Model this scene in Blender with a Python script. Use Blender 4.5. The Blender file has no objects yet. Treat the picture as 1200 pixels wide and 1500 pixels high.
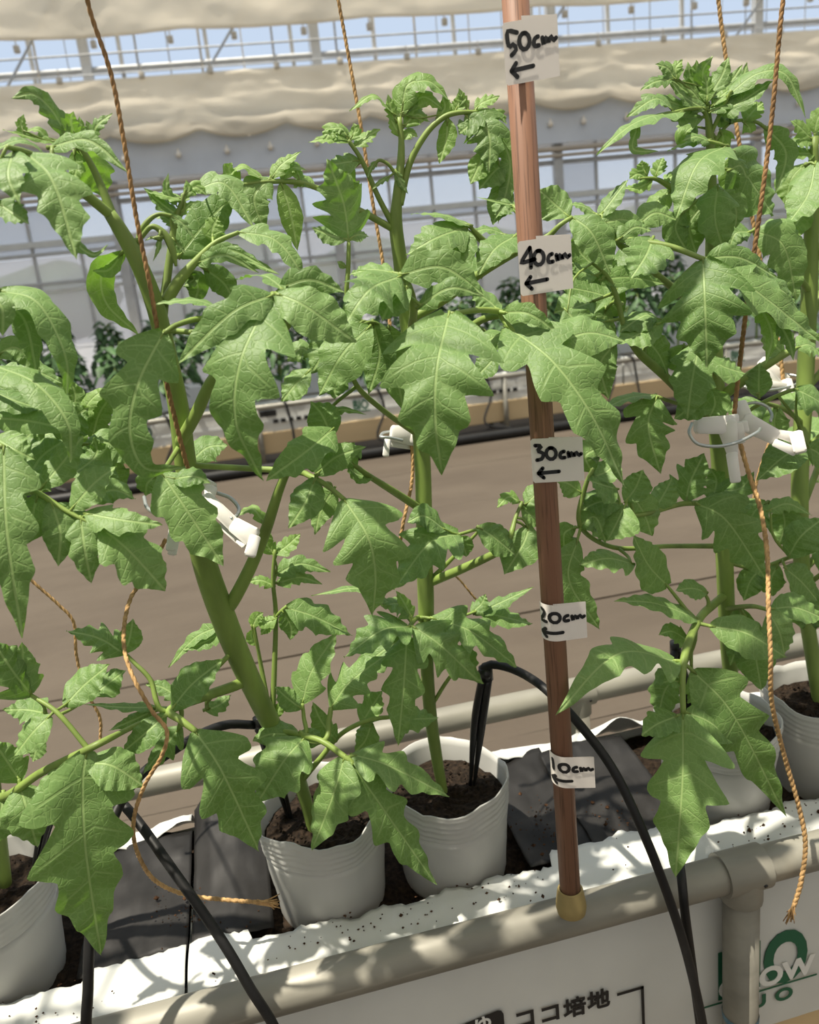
import bpy, bmesh, math, random
import numpy as np
from mathutils import Vector, Matrix, noise as mnoise

scene = bpy.context.scene
COL = scene.collection

# ---------------------------------------------------------------- camera
F_PX = 1155.0
PITCH, ROLL, YAW = math.radians(15.0), math.radians(6.2), math.radians(10.9)
CAM = np.array([0.0, 0.0, 0.694])
FW = np.array([math.sin(YAW) * math.cos(PITCH), math.cos(YAW) * math.cos(PITCH), -math.sin(PITCH)])
_r0 = np.array([math.cos(YAW), -math.sin(YAW), 0.0])
_u0 = np.cross(_r0, FW)
RT = _r0 * math.cos(ROLL) - _u0 * math.sin(ROLL)
UP = _r0 * math.sin(ROLL) + _u0 * math.cos(ROLL)
cam_data = bpy.data.cameras.new('camera')
cam_data.sensor_fit = 'VERTICAL'
cam_data.sensor_height = 36.0
cam_data.lens = F_PX / 1500.0 * 36.0
cam_data.clip_start = 0.01
cam_data.clip_end = 200
cam_data.dof.use_dof = True
cam_data.dof.focus_distance = 0.47
cam_data.dof.aperture_fstop = 13.0
cam = bpy.data.objects.new('camera', cam_data)
COL.objects.link(cam)
cam.matrix_world = Matrix(((RT[0], UP[0], -FW[0], CAM[0]), (RT[1], UP[1], -FW[1], CAM[1]),
                           (RT[2], UP[2], -FW[2], CAM[2]), (0, 0, 0, 1)))
scene.camera = cam

# ---------------------------------------------------------------- world, sun, exposure
world = bpy.data.worlds.new('sky')
scene.world = world
world.use_nodes = True
wn = world.node_tree.nodes
wl = world.node_tree.links
bg = wn['Background']
tc = wn.new('ShaderNodeTexCoord')
sep = wn.new('ShaderNodeSeparateXYZ')
wl.new(tc.outputs['Generated'], sep.inputs[0])
ramp = wn.new('ShaderNodeValToRGB')
ramp.color_ramp.elements[0].position = 0.0
ramp.color_ramp.elements[0].color = (0.92, 0.92, 0.92, 1)
ramp.color_ramp.elements[1].position = 0.55
ramp.color_ramp.elements[1].color = (0.64, 0.775, 0.97, 1)
e = ramp.color_ramp.elements.new(0.18)
e.color = (0.66, 0.79, 0.98, 1)
wl.new(sep.outputs['Z'], ramp.inputs[0])
wl.new(ramp.outputs[0], bg.inputs['Color'])
bg.inputs['Strength'].default_value = 0.84
sun_data = bpy.data.lights.new('sun_offscreen', 'SUN')
sun_data.energy = 7.0
sun_data.angle = math.radians(0.9)
sun_data.color = (1.0, 0.92, 0.78)
sun = bpy.data.objects.new('sun_offscreen', sun_data)
COL.objects.link(sun)
sun.rotation_euler = Vector((0.335, 0.065, -0.94)).to_track_quat('-Z', 'Y').to_euler()
scene.view_settings.view_transform = 'Standard'
scene.view_settings.look = 'None'
scene.view_settings.gamma = 1.0
scene.view_settings.use_curve_mapping = False
scene.view_settings.exposure = 0.1


# ---------------------------------------------------------------- helpers
def ray(x, y):
    return FW + RT * (x - 600) / F_PX + UP * (750 - y) / F_PX


def P(x, y, Y):
    """a picture point at depth Y (metres from the camera across the beds)"""
    d = ray(x, y)
    return CAM + d * (Y - CAM[1]) / d[1]


def PZ(x, y, Z):
    d = ray(x, y)
    return CAM + d * (Z - CAM[2]) / d[2]


def pxm(p):
    """metres per picture pixel at point p"""
    return float(np.dot(np.asarray(p) - CAM, FW)) / F_PX


WORG = {}


def link(o, parent=None, origin=(0, 0, 0)):
    COL.objects.link(o)
    origin = np.array(origin, float)
    if parent is not None:
        o.parent = parent
        o.location = origin - WORG[parent.name]
    else:
        o.location = origin
    WORG[o.name] = origin
    return o


def tag(o, label=None, cat=None, group=None, kind=None):
    if label: o['label'] = label
    if cat: o['category'] = cat
    if group: o['group'] = group
    if kind: o['kind'] = kind
    return o


def empty(name, loc, label=None, cat=None, group=None, kind=None):
    o = bpy.data.objects.new(name, None)
    o.empty_display_size = 0.02
    link(o, None, loc)
    return tag(o, label, cat, group, kind)


class MB:
    """collects verts/faces for one mesh"""
    def __init__(self):
        self.v = []; self.f = []; self.n = 0

    def add(self, verts, faces):
        verts = np.asarray(verts, float)
        self.v.append(verts)
        b = self.n
        self.f.extend([tuple(i + b for i in f) for f in faces])
        self.n += len(verts)
        return self

    def build(self, name, mat, parent=None, origin=None, smooth=True, sharp=None):
        v = np.concatenate(self.v)
        if origin is None:
            origin = v.mean(axis=0) if parent is not None else np.array([v[:, 0].mean(), v[:, 1].mean(), v[:, 2].min()])
        origin = np.array(origin, float)
        me = bpy.data.meshes.new(name)
        me.from_pydata((v - origin).tolist(), [], self.f)
        if smooth:
            me.polygons.foreach_set('use_smooth', [True] * len(me.polygons))
            if sharp:
                me.set_sharp_from_angle(angle=math.radians(sharp))
        me.materials.append(mat)
        o = bpy.data.objects.new(name, me)
        return link(o, parent, origin)


def catmull(pts, n):
    """resample a polyline (k x d) smoothly at n arc-length-even points"""
    p = np.asarray(pts, float)
    if len(p) == 2:
        t = np.linspace(0, 1, n)[:, None]
        return p[0] * (1 - t) + p[1] * t
    q = np.vstack([2 * p[0] - p[1], p, 2 * p[-1] - p[-2]])
    out = []
    for i in range(1, len(q) - 2):
        a, b, c, d = q[i - 1], q[i], q[i + 1], q[i + 2]
        for t in np.linspace(0, 1, 12, endpoint=False):
            out.append(.5 * ((2 * b) + (-a + c) * t + (2 * a - 5 * b + 4 * c - d) * t * t + (-a + 3 * b - 3 * c + d) * t ** 3))
    out.append(q[-2])
    out = np.array(out)
    L = np.concatenate([[0], np.cumsum(np.linalg.norm(np.diff(out[:, :3], axis=0), axis=1))])
    s = np.linspace(0, L[-1], n)
    return np.stack([np.interp(s, L, out[:, k]) for k in range(out.shape[1])], 1)


def frames(c, hint):
    """tangents, normals, binormals along c (n x 3), normals transported from the middle"""
    n = len(c)
    T = np.gradient(c, axis=0)
    T /= np.linalg.norm(T, axis=1)[:, None] + 1e-12
    N = np.zeros_like(c)
    m = n // 2
    h = np.asarray(hint, float)
    h = h - T[m] * np.dot(h, T[m])
    if np.linalg.norm(h) < 1e-6:
        h = np.cross(T[m], [1, 0, 0])
    N[m] = h / np.linalg.norm(h)
    for r in (range(m + 1, n), range(m - 1, -1, -1)):
        for i in r:
            j = i - 1 if i > m else i + 1
            v = N[j] - T[i] * np.dot(N[j], T[i])
            N[i] = v / (np.linalg.norm(v) + 1e-12)
    return T, N, np.cross(T, N)


def tube(mb, pts, radii, n=None, k=8, cap=True, hint=(0.1, 0.2, 1), wob=0, flat=1.0):
    pts = np.asarray(pts, float)
    radii = np.broadcast_to(np.asarray(radii, float), (len(pts),)) if np.ndim(radii) == 0 or len(np.atleast_1d(radii)) == len(pts) else np.interp(np.linspace(0, 1, len(pts)), np.linspace(0, 1, len(radii)), radii)
    q = np.column_stack([pts, radii])
    if n is None: n = max(2, 6 * (len(pts) - 1))
    q = catmull(q, n) if len(pts) > 1 else q
    c, r = q[:, :3], q[:, 3]
    T, N, B = frames(c, hint)
    v = []
    for i in range(n):
        for j in range(k):
            a = 2 * math.pi * j / k
            rr = r[i] * (1 + (wob * math.sin(3 * a + i * .9) if wob else 0))
            v.append(c[i] + N[i] * math.cos(a) * rr * flat + B[i] * math.sin(a) * rr)
    f = []
    for i in range(n - 1):
        for j in range(k):
            a, b = i * k + j, i * k + (j + 1) % k
            f.append((a, b, b + k, a + k))
    if cap:
        f.append(tuple(range(k))[::-1])
        f.append(tuple(range((n - 1) * k, n * k)))
    mb.add(v, f)
    return mb


def box(mb, lo, hi):
    x0, y0, z0 = lo; x1, y1, z1 = hi
    v = [(x0, y0, z0), (x1, y0, z0), (x1, y1, z0), (x0, y1, z0), (x0, y0, z1), (x1, y0, z1), (x1, y1, z1), (x0, y1, z1)]
    mb.add(v, [(0, 3, 2, 1), (4, 5, 6, 7), (0, 1, 5, 4), (1, 2, 6, 5), (2, 3, 7, 6), (3, 0, 4, 7)])
    return mb


def bbox_bev(mb, lo, hi, b):
    """box with chamfered edges"""
    bm = bmesh.new()
    bmesh.ops.create_cube(bm, size=1)
    lo = np.array(lo); hi = np.array(hi)
    for v in bm.verts:
        v.co = Vector(((lo + hi) / 2 + np.array(v.co) * (hi - lo)))
    bmesh.ops.bevel(bm, geom=bm.edges[:], offset=b, segments=2, affect='EDGES', profile=.5)
    bm.verts.index_update()
    mb.add([tuple(v.co) for v in bm.verts], [tuple(v.index for v in f.verts) for f in bm.faces])
    bm.free()
    return mb


def beam(mb, p0, p1, w0, w1, t0, t1, nrm):
    """tapered bar with chamfered edges from p0 to p1; w across, t along nrm"""
    p0 = np.asarray(p0, float); p1 = np.asarray(p1, float)
    d = p1 - p0; d /= np.linalg.norm(d)
    n = np.asarray(nrm, float); n = n - d * np.dot(n, d); n /= np.linalg.norm(n)
    s = np.cross(d, n)
    ch = .15
    prof = [(-1, -1 + 2 * ch), (-1, 1 - 2 * ch), (-1 + 2 * ch, 1), (1 - 2 * ch, 1), (1, 1 - 2 * ch), (1, -1 + 2 * ch), (1 - 2 * ch, -1), (-1 + 2 * ch, -1)]
    v = []
    for p, w, t, sc in ((p0 - d * min(w0, t0) * .12, w0, t0, .7), (p0 + d * min(w0, t0) * .12, w0, t0, 1), (p1 - d * min(w1, t1) * .12, w1, t1, 1), (p1 + d * min(w1, t1) * .12, w1, t1, .7)):
        for a, b in prof:
            v.append(p + s * a * w / 2 * sc + n * b * t / 2 * sc)
    f = [tuple(range(8)), tuple(range(24, 32))[::-1]]
    for i in range(3):
        for j in range(8):
            a, b = i * 8 + j, i * 8 + (j + 1) % 8
            f.append((a, a + 8, b + 8, b))
    mb.add(v, f)
    return mb


def fbm(x, y, z=0.0, o=3):
    return mnoise.fractal(Vector((x, y, z)), 1.0, 2.0, o)


def text_mesh(name, s, size, mat, parent, pos, bold=0.0, sx=1.0, shear=0.0, depth=0.0002, align='LEFT'):
    """flat print on a vertical sheet facing -Y, baseline start at pos"""
    cu = bpy.data.curves.new(name, 'FONT')
    cu.body = s; cu.size = size; cu.offset = bold; cu.extrude = depth; cu.align_x = align; cu.shear = shear
    cu.resolution_u = 4
    tmp = bpy.data.objects.new(name + '_tmp', cu)
    COL.objects.link(tmp)
    dg = bpy.context.evaluated_depsgraph_get()
    me = bpy.data.meshes.new_from_object(tmp.evaluated_get(dg))
    bpy.data.objects.remove(tmp)
    co = np.zeros(len(me.vertices) * 3)
    me.vertices.foreach_get('co', co)
    co = co.reshape(-1, 3)
    out = np.stack([co[:, 0] * sx, -co[:, 2], co[:, 1]], 1)
    me.vertices.foreach_set('co', out.ravel())
    me.name = name
    me.materials.clear(); me.materials.append(mat)
    o = bpy.data.objects.new(name, me)
    return link(o, parent, pos)


# ---------------------------------------------------------------- materials
def new_mat(name):
    m = bpy.data.materials.new(name)
    m.use_nodes = True
    nt = m.node_tree
    return m, nt, nt.nodes['Principled BSDF'], nt.nodes['Material Output']


def N(nt, kind, **kw):
    n = nt.nodes.new(kind)
    for k, v in kw.items(): setattr(n, k, v)
    return n


def simple(name, col, rough=.5, metal=0.0, var=0.0, scale=20.0, stretch=(1, 1, 1), bump=0.0, spec=.5, col2=None, trans=0.0, coord='Object', detail=4.0):
    m, nt, b, out = new_mat(name)
    b.inputs['Roughness'].default_value = rough
    b.inputs['Metallic'].default_value = metal
    b.inputs['Specular IOR Level'].default_value = spec
    b.inputs['Base Color'].default_value = (*col, 1)
    if var or bump:
        t = N(nt, 'ShaderNodeTexCoord'); mp = N(nt, 'ShaderNodeMapping'); mp.inputs['Scale'].default_value = stretch
        nt.links.new(t.outputs[coord], mp.inputs[0])
        nz = N(nt, 'ShaderNodeTexNoise'); nz.inputs['Scale'].default_value = scale; nz.inputs['Detail'].default_value = detail
        nt.links.new(mp.outputs[0], nz.inputs['Vector'])
        if var:
            c2 = col2 if col2 else tuple(max(0, c * (1 - var)) for c in col)
            c1 = tuple(min(1, c * (1 + var)) for c in col) if not col2 else col
            r = N(nt, 'ShaderNodeValToRGB')
            r.color_ramp.elements[0].position = .32; r.color_ramp.elements[1].position = .68
            r.color_ramp.elements[0].color = (*c2, 1); r.color_ramp.elements[1].color = (*c1, 1)
            nt.links.new(nz.outputs[0], r.inputs[0]); nt.links.new(r.outputs[0], b.inputs['Base Color'])
        if bump:
            bp = N(nt, 'ShaderNodeBump'); bp.inputs['Strength'].default_value = bump; bp.inputs['Distance'].default_value = .002
            nt.links.new(nz.outputs[0], bp.inputs['Height']); nt.links.new(bp.outputs[0], b.inputs['Normal'])
    if trans:
        tr = N(nt, 'ShaderNodeBsdfTranslucent'); tr.inputs[0].default_value = (*col, 1)
        mx = N(nt, 'ShaderNodeMixShader'); mx.inputs[0].default_value = trans
        nt.links.new(b.outputs[0], mx.inputs[1]); nt.links.new(tr.outputs[0], mx.inputs[2]); nt.links.new(mx.outputs[0], out.inputs[0])
    return m


def math_n(nt, op, a, b=None, c=None, clamp=False):
    n = N(nt, 'ShaderNodeMath', operation=op); n.use_clamp = clamp
    for i, v in enumerate((a, b, c)):
        if v is None: continue
        if isinstance(v, (int, float)): n.inputs[i].default_value = v
        else: nt.links.new(v, n.inputs[i])
    return n.outputs[0]


def smooth_n(nt, v, lo, hi, o0, o1):
    n = N(nt, 'ShaderNodeMapRange', interpolation_type='SMOOTHSTEP')
    nt.links.new(v, n.inputs[0])
    for i, x in enumerate((lo, hi, o0, o1)): n.inputs[i + 1].default_value = x
    return n.outputs[0]


def mix_col(nt, fac, a, b, mode='MIX'):
    n = N(nt, 'ShaderNodeMix', data_type='RGBA', blend_type=mode)
    if isinstance(fac, (int, float)): n.inputs[0].default_value = fac
    else: nt.links.new(fac, n.inputs[0])
    for i, v in ((6, a), (7, b)):
        if isinstance(v, tuple): n.inputs[i].default_value = (*v, 1)
        else: nt.links.new(v, n.inputs[i])
    return n.outputs[2]


def leaf_material(name, lo, hi, under, vein, transl, tfac=.28):
    m, nt, b, out = new_mat(name)
    uv = N(nt, 'ShaderNodeUVMap', uv_map='vein'); s1 = N(nt, 'ShaderNodeSeparateXYZ'); nt.links.new(uv.outputs[0], s1.inputs[0])
    uc = N(nt, 'ShaderNodeUVMap', uv_map='cm'); s2 = N(nt, 'ShaderNodeSeparateXYZ'); nt.links.new(uc.outputs[0], s2.inputs[0])
    across = math_n(nt, 'ABSOLUTE', s2.outputs[1])
    mid = smooth_n(nt, across, .035, .085, 1, 0)
    fr = math_n(nt, 'FRACT', s1.outputs[0])
    d = math_n(nt, 'ABSOLUTE', math_n(nt, 'SUBTRACT', fr, .5))
    side = math_n(nt, 'ABSOLUTE', math_n(nt, 'SUBTRACT', s1.outputs[1], .5))
    lat = math_n(nt, 'MULTIPLY', smooth_n(nt, d, .012, .042, 1, 0), smooth_n(nt, side, .28, .48, 1, .15))
    d2 = math_n(nt, 'ABSOLUTE', math_n(nt, 'SUBTRACT', d, .5))
    lat2 = math_n(nt, 'MULTIPLY', smooth_n(nt, d2, .008, .03, .35, 0), smooth_n(nt, side, .1, .4, 1, .0))
    vo = N(nt, 'ShaderNodeTexVoronoi', feature='DISTANCE_TO_EDGE'); vo.inputs['Scale'].default_value = 2.3
    nzv = N(nt, 'ShaderNodeTexNoise'); nzv.inputs['Scale'].default_value = 1.2
    nt.links.new(uc.outputs[0], nzv.inputs['Vector'])
    vm = N(nt, 'ShaderNodeVectorMath', operation='MULTIPLY_ADD')
    nt.links.new(nzv.outputs['Color'], vm.inputs[0]); vm.inputs[1].default_value = (.5, .5, 0); nt.links.new(uc.outputs[0], vm.inputs[2])
    nt.links.new(vm.outputs[0], vo.inputs['Vector'])
    fine = smooth_n(nt, vo.outputs['Distance'], .0, .11, .28, 0)
    veins = math_n(nt, 'MAXIMUM', math_n(nt, 'MAXIMUM', mid, math_n(nt, 'MULTIPLY', lat, .55)), math_n(nt, 'MAXIMUM', lat2, fine))
    # blade colour
    oi = N(nt, 'ShaderNodeObjectInfo')
    nz = N(nt, 'ShaderNodeTexNoise'); nz.inputs['Scale'].default_value = .55; nz.inputs['Detail'].default_value = 5
    nt.links.new(uc.outputs[0], nz.inputs['Vector'])
    fac = math_n(nt, 'ADD', math_n(nt, 'MULTIPLY', nz.outputs[0], .7), math_n(nt, 'MULTIPLY', math_n(nt, 'SUBTRACT', oi.outputs['Random'], .35), .6), clamp=True)
    blade = mix_col(nt, fac, lo, hi)
    # pale dusty specks that the lower leaves carry
    nd = N(nt, 'ShaderNodeTexNoise'); nd.inputs['Scale'].default_value = 9; nd.inputs['Detail'].default_value = 3
    nt.links.new(uc.outputs[0], nd.inputs['Vector'])
    blade = mix_col(nt, smooth_n(nt, nd.outputs[0], .55, .8, 0, .35), blade, tuple(min(1, c * 1.5 + .02) for c in hi))
    blade = mix_col(nt, math_n(nt, 'MULTIPLY', veins, .74), blade, vein)
    geo = N(nt, 'ShaderNodeNewGeometry')
    und = mix_col(nt, math_n(nt, 'MULTIPLY', veins, .5), under, vein)
    colr = mix_col(nt, geo.outputs['Backfacing'], blade, und)
    nt.links.new(colr, b.inputs['Base Color'])
    b.inputs['Roughness'].default_value = .52
    b.inputs['Specular IOR Level'].default_value = .45
    try:
        b.inputs['Sheen Weight'].default_value = .12; b.inputs['Sheen Roughness'].default_value = .4
        b.inputs['Sheen Tint'].default_value = (.8, 1, .7, 1)
    except Exception: pass
    bh = math_n(nt, 'ADD', math_n(nt, 'MULTIPLY', veins, -1.0), math_n(nt, 'MULTIPLY', nd.outputs[0], .35))
    bp = N(nt, 'ShaderNodeBump'); bp.inputs['Strength'].default_value = .46; bp.inputs['Distance'].default_value = .0010
    nt.links.new(bh, bp.inputs['Height']); nt.links.new(bp.outputs[0], b.inputs['Normal'])
    tr = N(nt, 'ShaderNodeBsdfTranslucent')
    nt.links.new(mix_col(nt, math_n(nt, 'MULTIPLY', veins, .4), transl, vein), tr.inputs[0])
    mx = N(nt, 'ShaderNodeMixShader'); mx.inputs[0].default_value = tfac
    nt.links.new(b.outputs[0], mx.inputs[1]); nt.links.new(tr.outputs[0], mx.inputs[2]); nt.links.new(mx.outputs[0], out.inputs[0])
    return m


M = {}
M['leaf'] = leaf_material('tomato_leaf', (.108, .200, .052), (.215, .345, .112), (.20, .32, .13), (.36, .50, .19), (.20, .42, .03))
M['leaf_young'] = leaf_material('young_tomato_leaf', (.145, .258, .055), (.265, .410, .115), (.23, .38, .13), (.42, .58, .22), (.26, .52, .04), .34)
M['leaf_blue'] = leaf_material('older_tomato_leaf', (.082, .162, .056), (.165, .272, .106), (.18, .28, .13), (.40, .52, .24), (.12, .32, .035), .24)
M['stem'] = simple('tomato_stem', (.22, .315, .070), .5, var=.25, scale=60, stretch=(1, 1, .25), bump=.15, trans=.12)
M['stem_old'] = simple('lower_stem', (.20, .27, .075), .55, var=.3, scale=90, stretch=(1, 1, .3), bump=.25)
M['galv'] = simple('galvanised_steel', (.25, .24, .20), .5, metal=.15, var=.2, scale=35, stretch=(.35, 1, 1), bump=.08)
M['galv_far'] = simple('weathered_steel', (.50, .51, .51), .55, metal=.1, var=.1, scale=8)
M['film_white'] = simple('white_film', (.66, .675, .645), .38, var=.05, scale=14, bump=.12, spec=.5)
M['film_black'] = simple('black_film', (.017, .016, .015), .55, var=.35, scale=30, bump=.35, spec=.3)
M['ink_black'] = simple('black_print', (.012, .012, .013), .5)
M['ink_green'] = simple('green_print', (.010, .115, .055), .5)
M['ink_white'] = simple('white_print', (.80, .81, .78), .4)
M['soil'] = simple('peat_soil', (.020, .013, .008), .95, var=.7, scale=260, bump=1.0, spec=.2)
M['soil_red'] = simple('coir_fibre', (.060, .030, .015), .95, var=.7, scale=200, bump=1.0, spec=.2)
M['pot'] = simple('white_pot_plastic', (.60, .60, .57), .38, var=.05, scale=40, stretch=(1, 1, .2), spec=.45, trans=.22)
M['hose'] = simple('black_rubber_hose', (.011, .011, .011), .5, var=.3, scale=80, bump=.1, spec=.35)
M['jute'] = simple('jute_twine', (.46, .29, .13), .85, var=.35, scale=300, stretch=(1, 1, .3), bump=.8, spec=.2)
M['jute_dark'] = simple('aged_jute_twine', (.30, .175, .08), .85, var=.35, scale=300, stretch=(1, 1, .3), bump=.8, spec=.2)
M['clip'] = simple('white_clip_plastic', (.76, .74, .70), .4, var=.03, scale=30)
M['wire'] = simple('spring_wire', (.45, .48, .46), .35, metal=.7)
M['paper'] = simple('paper_label', (.83, .78, .72), .7, var=.02, scale=50)
M['foot'] = simple('ochre_rubber', (.30, .23, .09), .6, var=.15, scale=60)
M['board'] = simple('beige_board', (.60, .45, .25), .7, var=.08, scale=10, stretch=(.3, 1, 1))
M['curtain'] = simple('beige_curtain_cloth', (.94, .88, .76), .9, var=.05, scale=4, stretch=(.4, 1, 1.6), bump=.2, trans=.6)
M['clip_far'] = simple('curtain_hook_plastic', (.62, .56, .45), .5)
M['bulb'] = simple('pale_knob', (.85, .78, .66), .4)
M['far_leaf'] = simple('distant_foliage', (.075, .160, .055), .6, var=.4, scale=25, trans=.25)
M['far_leaf2'] = simple('third_row_foliage', (.085, .17, .062), .6, var=.4, scale=25, trans=.25)
M['tape'] = simple('blue_marking', (.10, .20, .27), .5, var=.3, scale=200)
M['stake'] = simple('black_stake_plastic', (.014, .014, .014), .3, bump=.1, scale=60)


def wood_mat():
    m, nt, b, out = new_mat('wood_grain_pole')
    t = N(nt, 'ShaderNodeTexCoord'); mp = N(nt, 'ShaderNodeMapping'); mp.inputs['Scale'].default_value = (900, 900, 28)
    nt.links.new(t.outputs['Object'], mp.inputs[0])
    nz = N(nt, 'ShaderNodeTexNoise'); nz.inputs['Scale'].default_value = 1; nz.inputs['Detail'].default_value = 6
    nt.links.new(mp.outputs[0], nz.inputs['Vector'])
    mp2 = N(nt, 'ShaderNodeMapping'); mp2.inputs['Scale'].default_value = (160, 160, 5)
    nt.links.new(t.outputs['Object'], mp2.inputs[0])
    n2 = N(nt, 'ShaderNodeTexNoise'); n2.inputs['Scale'].default_value = 1; nt.links.new(mp2.outputs[0], n2.inputs['Vector'])
    c = mix_col(nt, n2.outputs[0], (.225, .110, .064), (.310, .160, .098))
    c = mix_col(nt, smooth_n(nt, nz.outputs[0], .52, .68, 0, .75), c, (.105, .050, .03))
    nt.links.new(c, b.inputs['Base Color'])
    b.inputs['Roughness'].default_value = .58
    return m


M['wood'] = wood_mat()


def floor_mat():
    m, nt, b, out = new_mat('brown_ground_sheet')
    t = N(nt, 'ShaderNodeTexCoord'); mp = N(nt, 'ShaderNodeMapping'); mp.inputs['Scale'].default_value = (.7, 1.8, 1)
    nt.links.new(t.outputs['Object'], mp.inputs[0])
    n1 = N(nt, 'ShaderNodeTexNoise'); n1.inputs['Scale'].default_value = 2.2; n1.inputs['Detail'].default_value = 7; n1.inputs['Roughness'].default_value = .6
    nt.links.new(mp.outputs[0], n1.inputs['Vector'])
    n2 = N(nt, 'ShaderNodeTexNoise'); n2.inputs['Scale'].default_value = 40; n2.inputs['Detail'].default_value = 4
    nt.links.new(t.outputs['Object'], n2.inputs['Vector'])
    c = mix_col(nt, smooth_n(nt, n1.outputs[0], .3, .7, 0, 1), (.070, .053, .037), (.094, .074, .053))
    c = mix_col(nt, smooth_n(nt, n2.outputs[0], .5, .8, 0, .2), c, (.066, .053, .04))
    nt.links.new(c, b.inputs['Base Color'])
    b.inputs['Roughness'].default_value = .75
    bp = N(nt, 'ShaderNodeBump'); bp.inputs['Strength'].default_value = .3; bp.inputs['Distance'].default_value = .004
    nt.links.new(n2.outputs[0], bp.inputs['Height']); nt.links.new(bp.outputs[0], b.inputs['Normal'])
    return m


M['floor'] = floor_mat()


def pane_mat(name, col, clear, rough=.4):
    m, nt, b, out = new_mat(name)
    tr = N(nt, 'ShaderNodeBsdfTransparent'); tr.inputs[0].default_value = (.96, .97, .98, 1)
    tl = N(nt, 'ShaderNodeBsdfTranslucent'); tl.inputs[0].default_value = (*col, 1)
    b.inputs['Base Color'].default_value = (*col, 1); b.inputs['Roughness'].default_value = rough
    m1 = N(nt, 'ShaderNodeMixShader'); m1.inputs[0].default_value = .5
    nt.links.new(b.outputs[0], m1.inputs[1]); nt.links.new(tl.outputs[0], m1.inputs[2])
    m2 = N(nt, 'ShaderNodeMixShader'); m2.inputs[0].default_value = clear
    nt.links.new(m1.outputs[0], m2.inputs[1]); nt.links.new(tr.outputs[0], m2.inputs[2]); nt.links.new(m2.outputs[0], out.inputs[0])
    return m


M['pane_hazy'] = pane_mat('hazy_film_pane', (.9, .92, .95), .8)
M['pane_white'] = pane_mat('white_film_pane', (.92, .89, .87), .5)
M['pane_grey'] = pane_mat('grey_film_pane', (.74, .76, .80), .45)
random.seed(4)
RNG = np.random.default_rng(7)

# ================================================================ FLOOR
fl = MB(); box(fl, (-8, -2.0, -.08), (14, 16, -.006))
floor = tag(fl.build('floor', M['floor'], None, (0, 0, -.006), smooth=False), kind='structure')
ys = [-2.0, .10, 1.088, 1.555, 2.55, 3.15, 4.1, 5.4, 7.0, 9.2]
for i in range(len(ys) - 1):
    s = MB(); g0 = .004 if abs(ys[i] - 1.555) < .01 else .0007; g1 = .004 if abs(ys[i + 1] - 1.555) < .01 else .0007; lo, hi = ys[i] + g0, ys[i + 1] - g1
    n = 60
    top = []
    for a in range(n + 1):
        x = -6 + 17 * a / n
        w = .006 * fbm(x * 1.3, i * 3.1)
        top.append((x, lo + w, hi + w))
    v = [];
    for x, a, b in top: v += [(x, a, 0.0), (x, b, 0.0), (x, a, -.006), (x, b, -.006)]
    f = []
    for a in range(n):
        k = a * 4
        f += [(k, k + 4, k + 5, k + 1), (k + 2, k + 6, k + 4, k), (k + 1, k + 5, k + 7, k + 3)]
    s.add(v, f)
    s.build('ground_sheet', M['floor'], floor, (0, lo, 0), smooth=False)

# ================================================================ BACK WALL OF THE GREENHOUSE
WY = 9.5
wall = empty('wall_back', (2.4, WY, 0), kind='structure')
WX0, WX1 = -7.0, 11.0
for z0, z1, mt in ((0, 1.18, 'pane_white'), (1.22, 1.555, 'pane_white'), (1.61, 1.66, 'pane_grey'), (1.72, 2.03, 'pane_hazy'), (2.62, 3.9, 'pane_hazy')):
    if z0 > 2.6: continue
    for i in range(36):
        x0 = WX0 + .5 * i
        mt2 = mt
        if mt == 'pane_hazy' and i in (9, 10, 15, 22): mt2 = 'pane_grey'
        m = MB(); box(m, (x0 + .018, WY - .004, z0), (x0 + .482, WY + .004, z1)); m.build('pane', M[mt2], wall, smooth=False)
for z, h, d, mt in ((.03, .06, .06, 'galv_far'), (1.20, .035, .05, 'film_white'), (1.28, .03, .05, 'galv_far'), (1.585, .04, .05, 'galv_far'), (1.69, .06, .07, 'film_white'), (2.06, .05, .06, 'galv_far')):
    m = MB(); box(m, (WX0, WY - d, z - h / 2), (WX1, WY + .01, z + h / 2)); m.build('rail', M[mt], wall, smooth=False)
for i in range(37):
    x = WX0 + .5 * i
    m = MB(); box(m, (x - .016, WY - .03, 0), (x + .016, WY + .012, 2.3)); m.build('mullion', M['galv_far'], wall, smooth=False)
for x in (-6, -3.5, -1.05, 1.35, 4.0, 6.5, 9.0):
    m = MB(); box(m, (x - .05, WY - .14, 0), (x + .05, WY - .05, 4.2)); m.build('post', M['galv_far'], wall, smooth=False)
# gutter beam, two tubes, and the purlin that crosses the open band
M['gutter'] = simple('blue_grey_gutter', (.62, .66, .72), .5, var=.06, scale=3)
M['tubes'] = simple('tan_pipe', (.52, .46, .38), .6, var=.1, scale=3)
m = MB(); box(m, (WX0, WY - .20, 2.24), (WX1, WY - .02, 2.76)); m.build('gutter', M['gutter'], wall, smooth=False)
for z, r in ((2.185, .032), (2.115, .022)):
    m = MB(); tube(m, [(WX0, WY - .16, z), (WX1, WY - .16, z)], r, n=2, k=10); m.build('heating_pipe', M['tubes'], wall)
for z, r, y in ((3.34, .032, WY - .1), (3.46, .010, WY - .2), (3.27, .008, WY - .2)):
    m = MB(); tube(m, [(WX0, y, z), (WX1, y, z)], r, n=2, k=8); m.build('purlin', M['galv_far'], wall)
for x in (-2.2, -.2, 3.4, 5.8, 8.2):
    m = MB(); tube(m, [(x - .25, WY - .15, 2.5), (x + 1.0, WY - .3, 3.95)], .014, n=2, k=6); m.build('brace', M['galv_far'], wall)
rs = random.Random(8)
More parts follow.
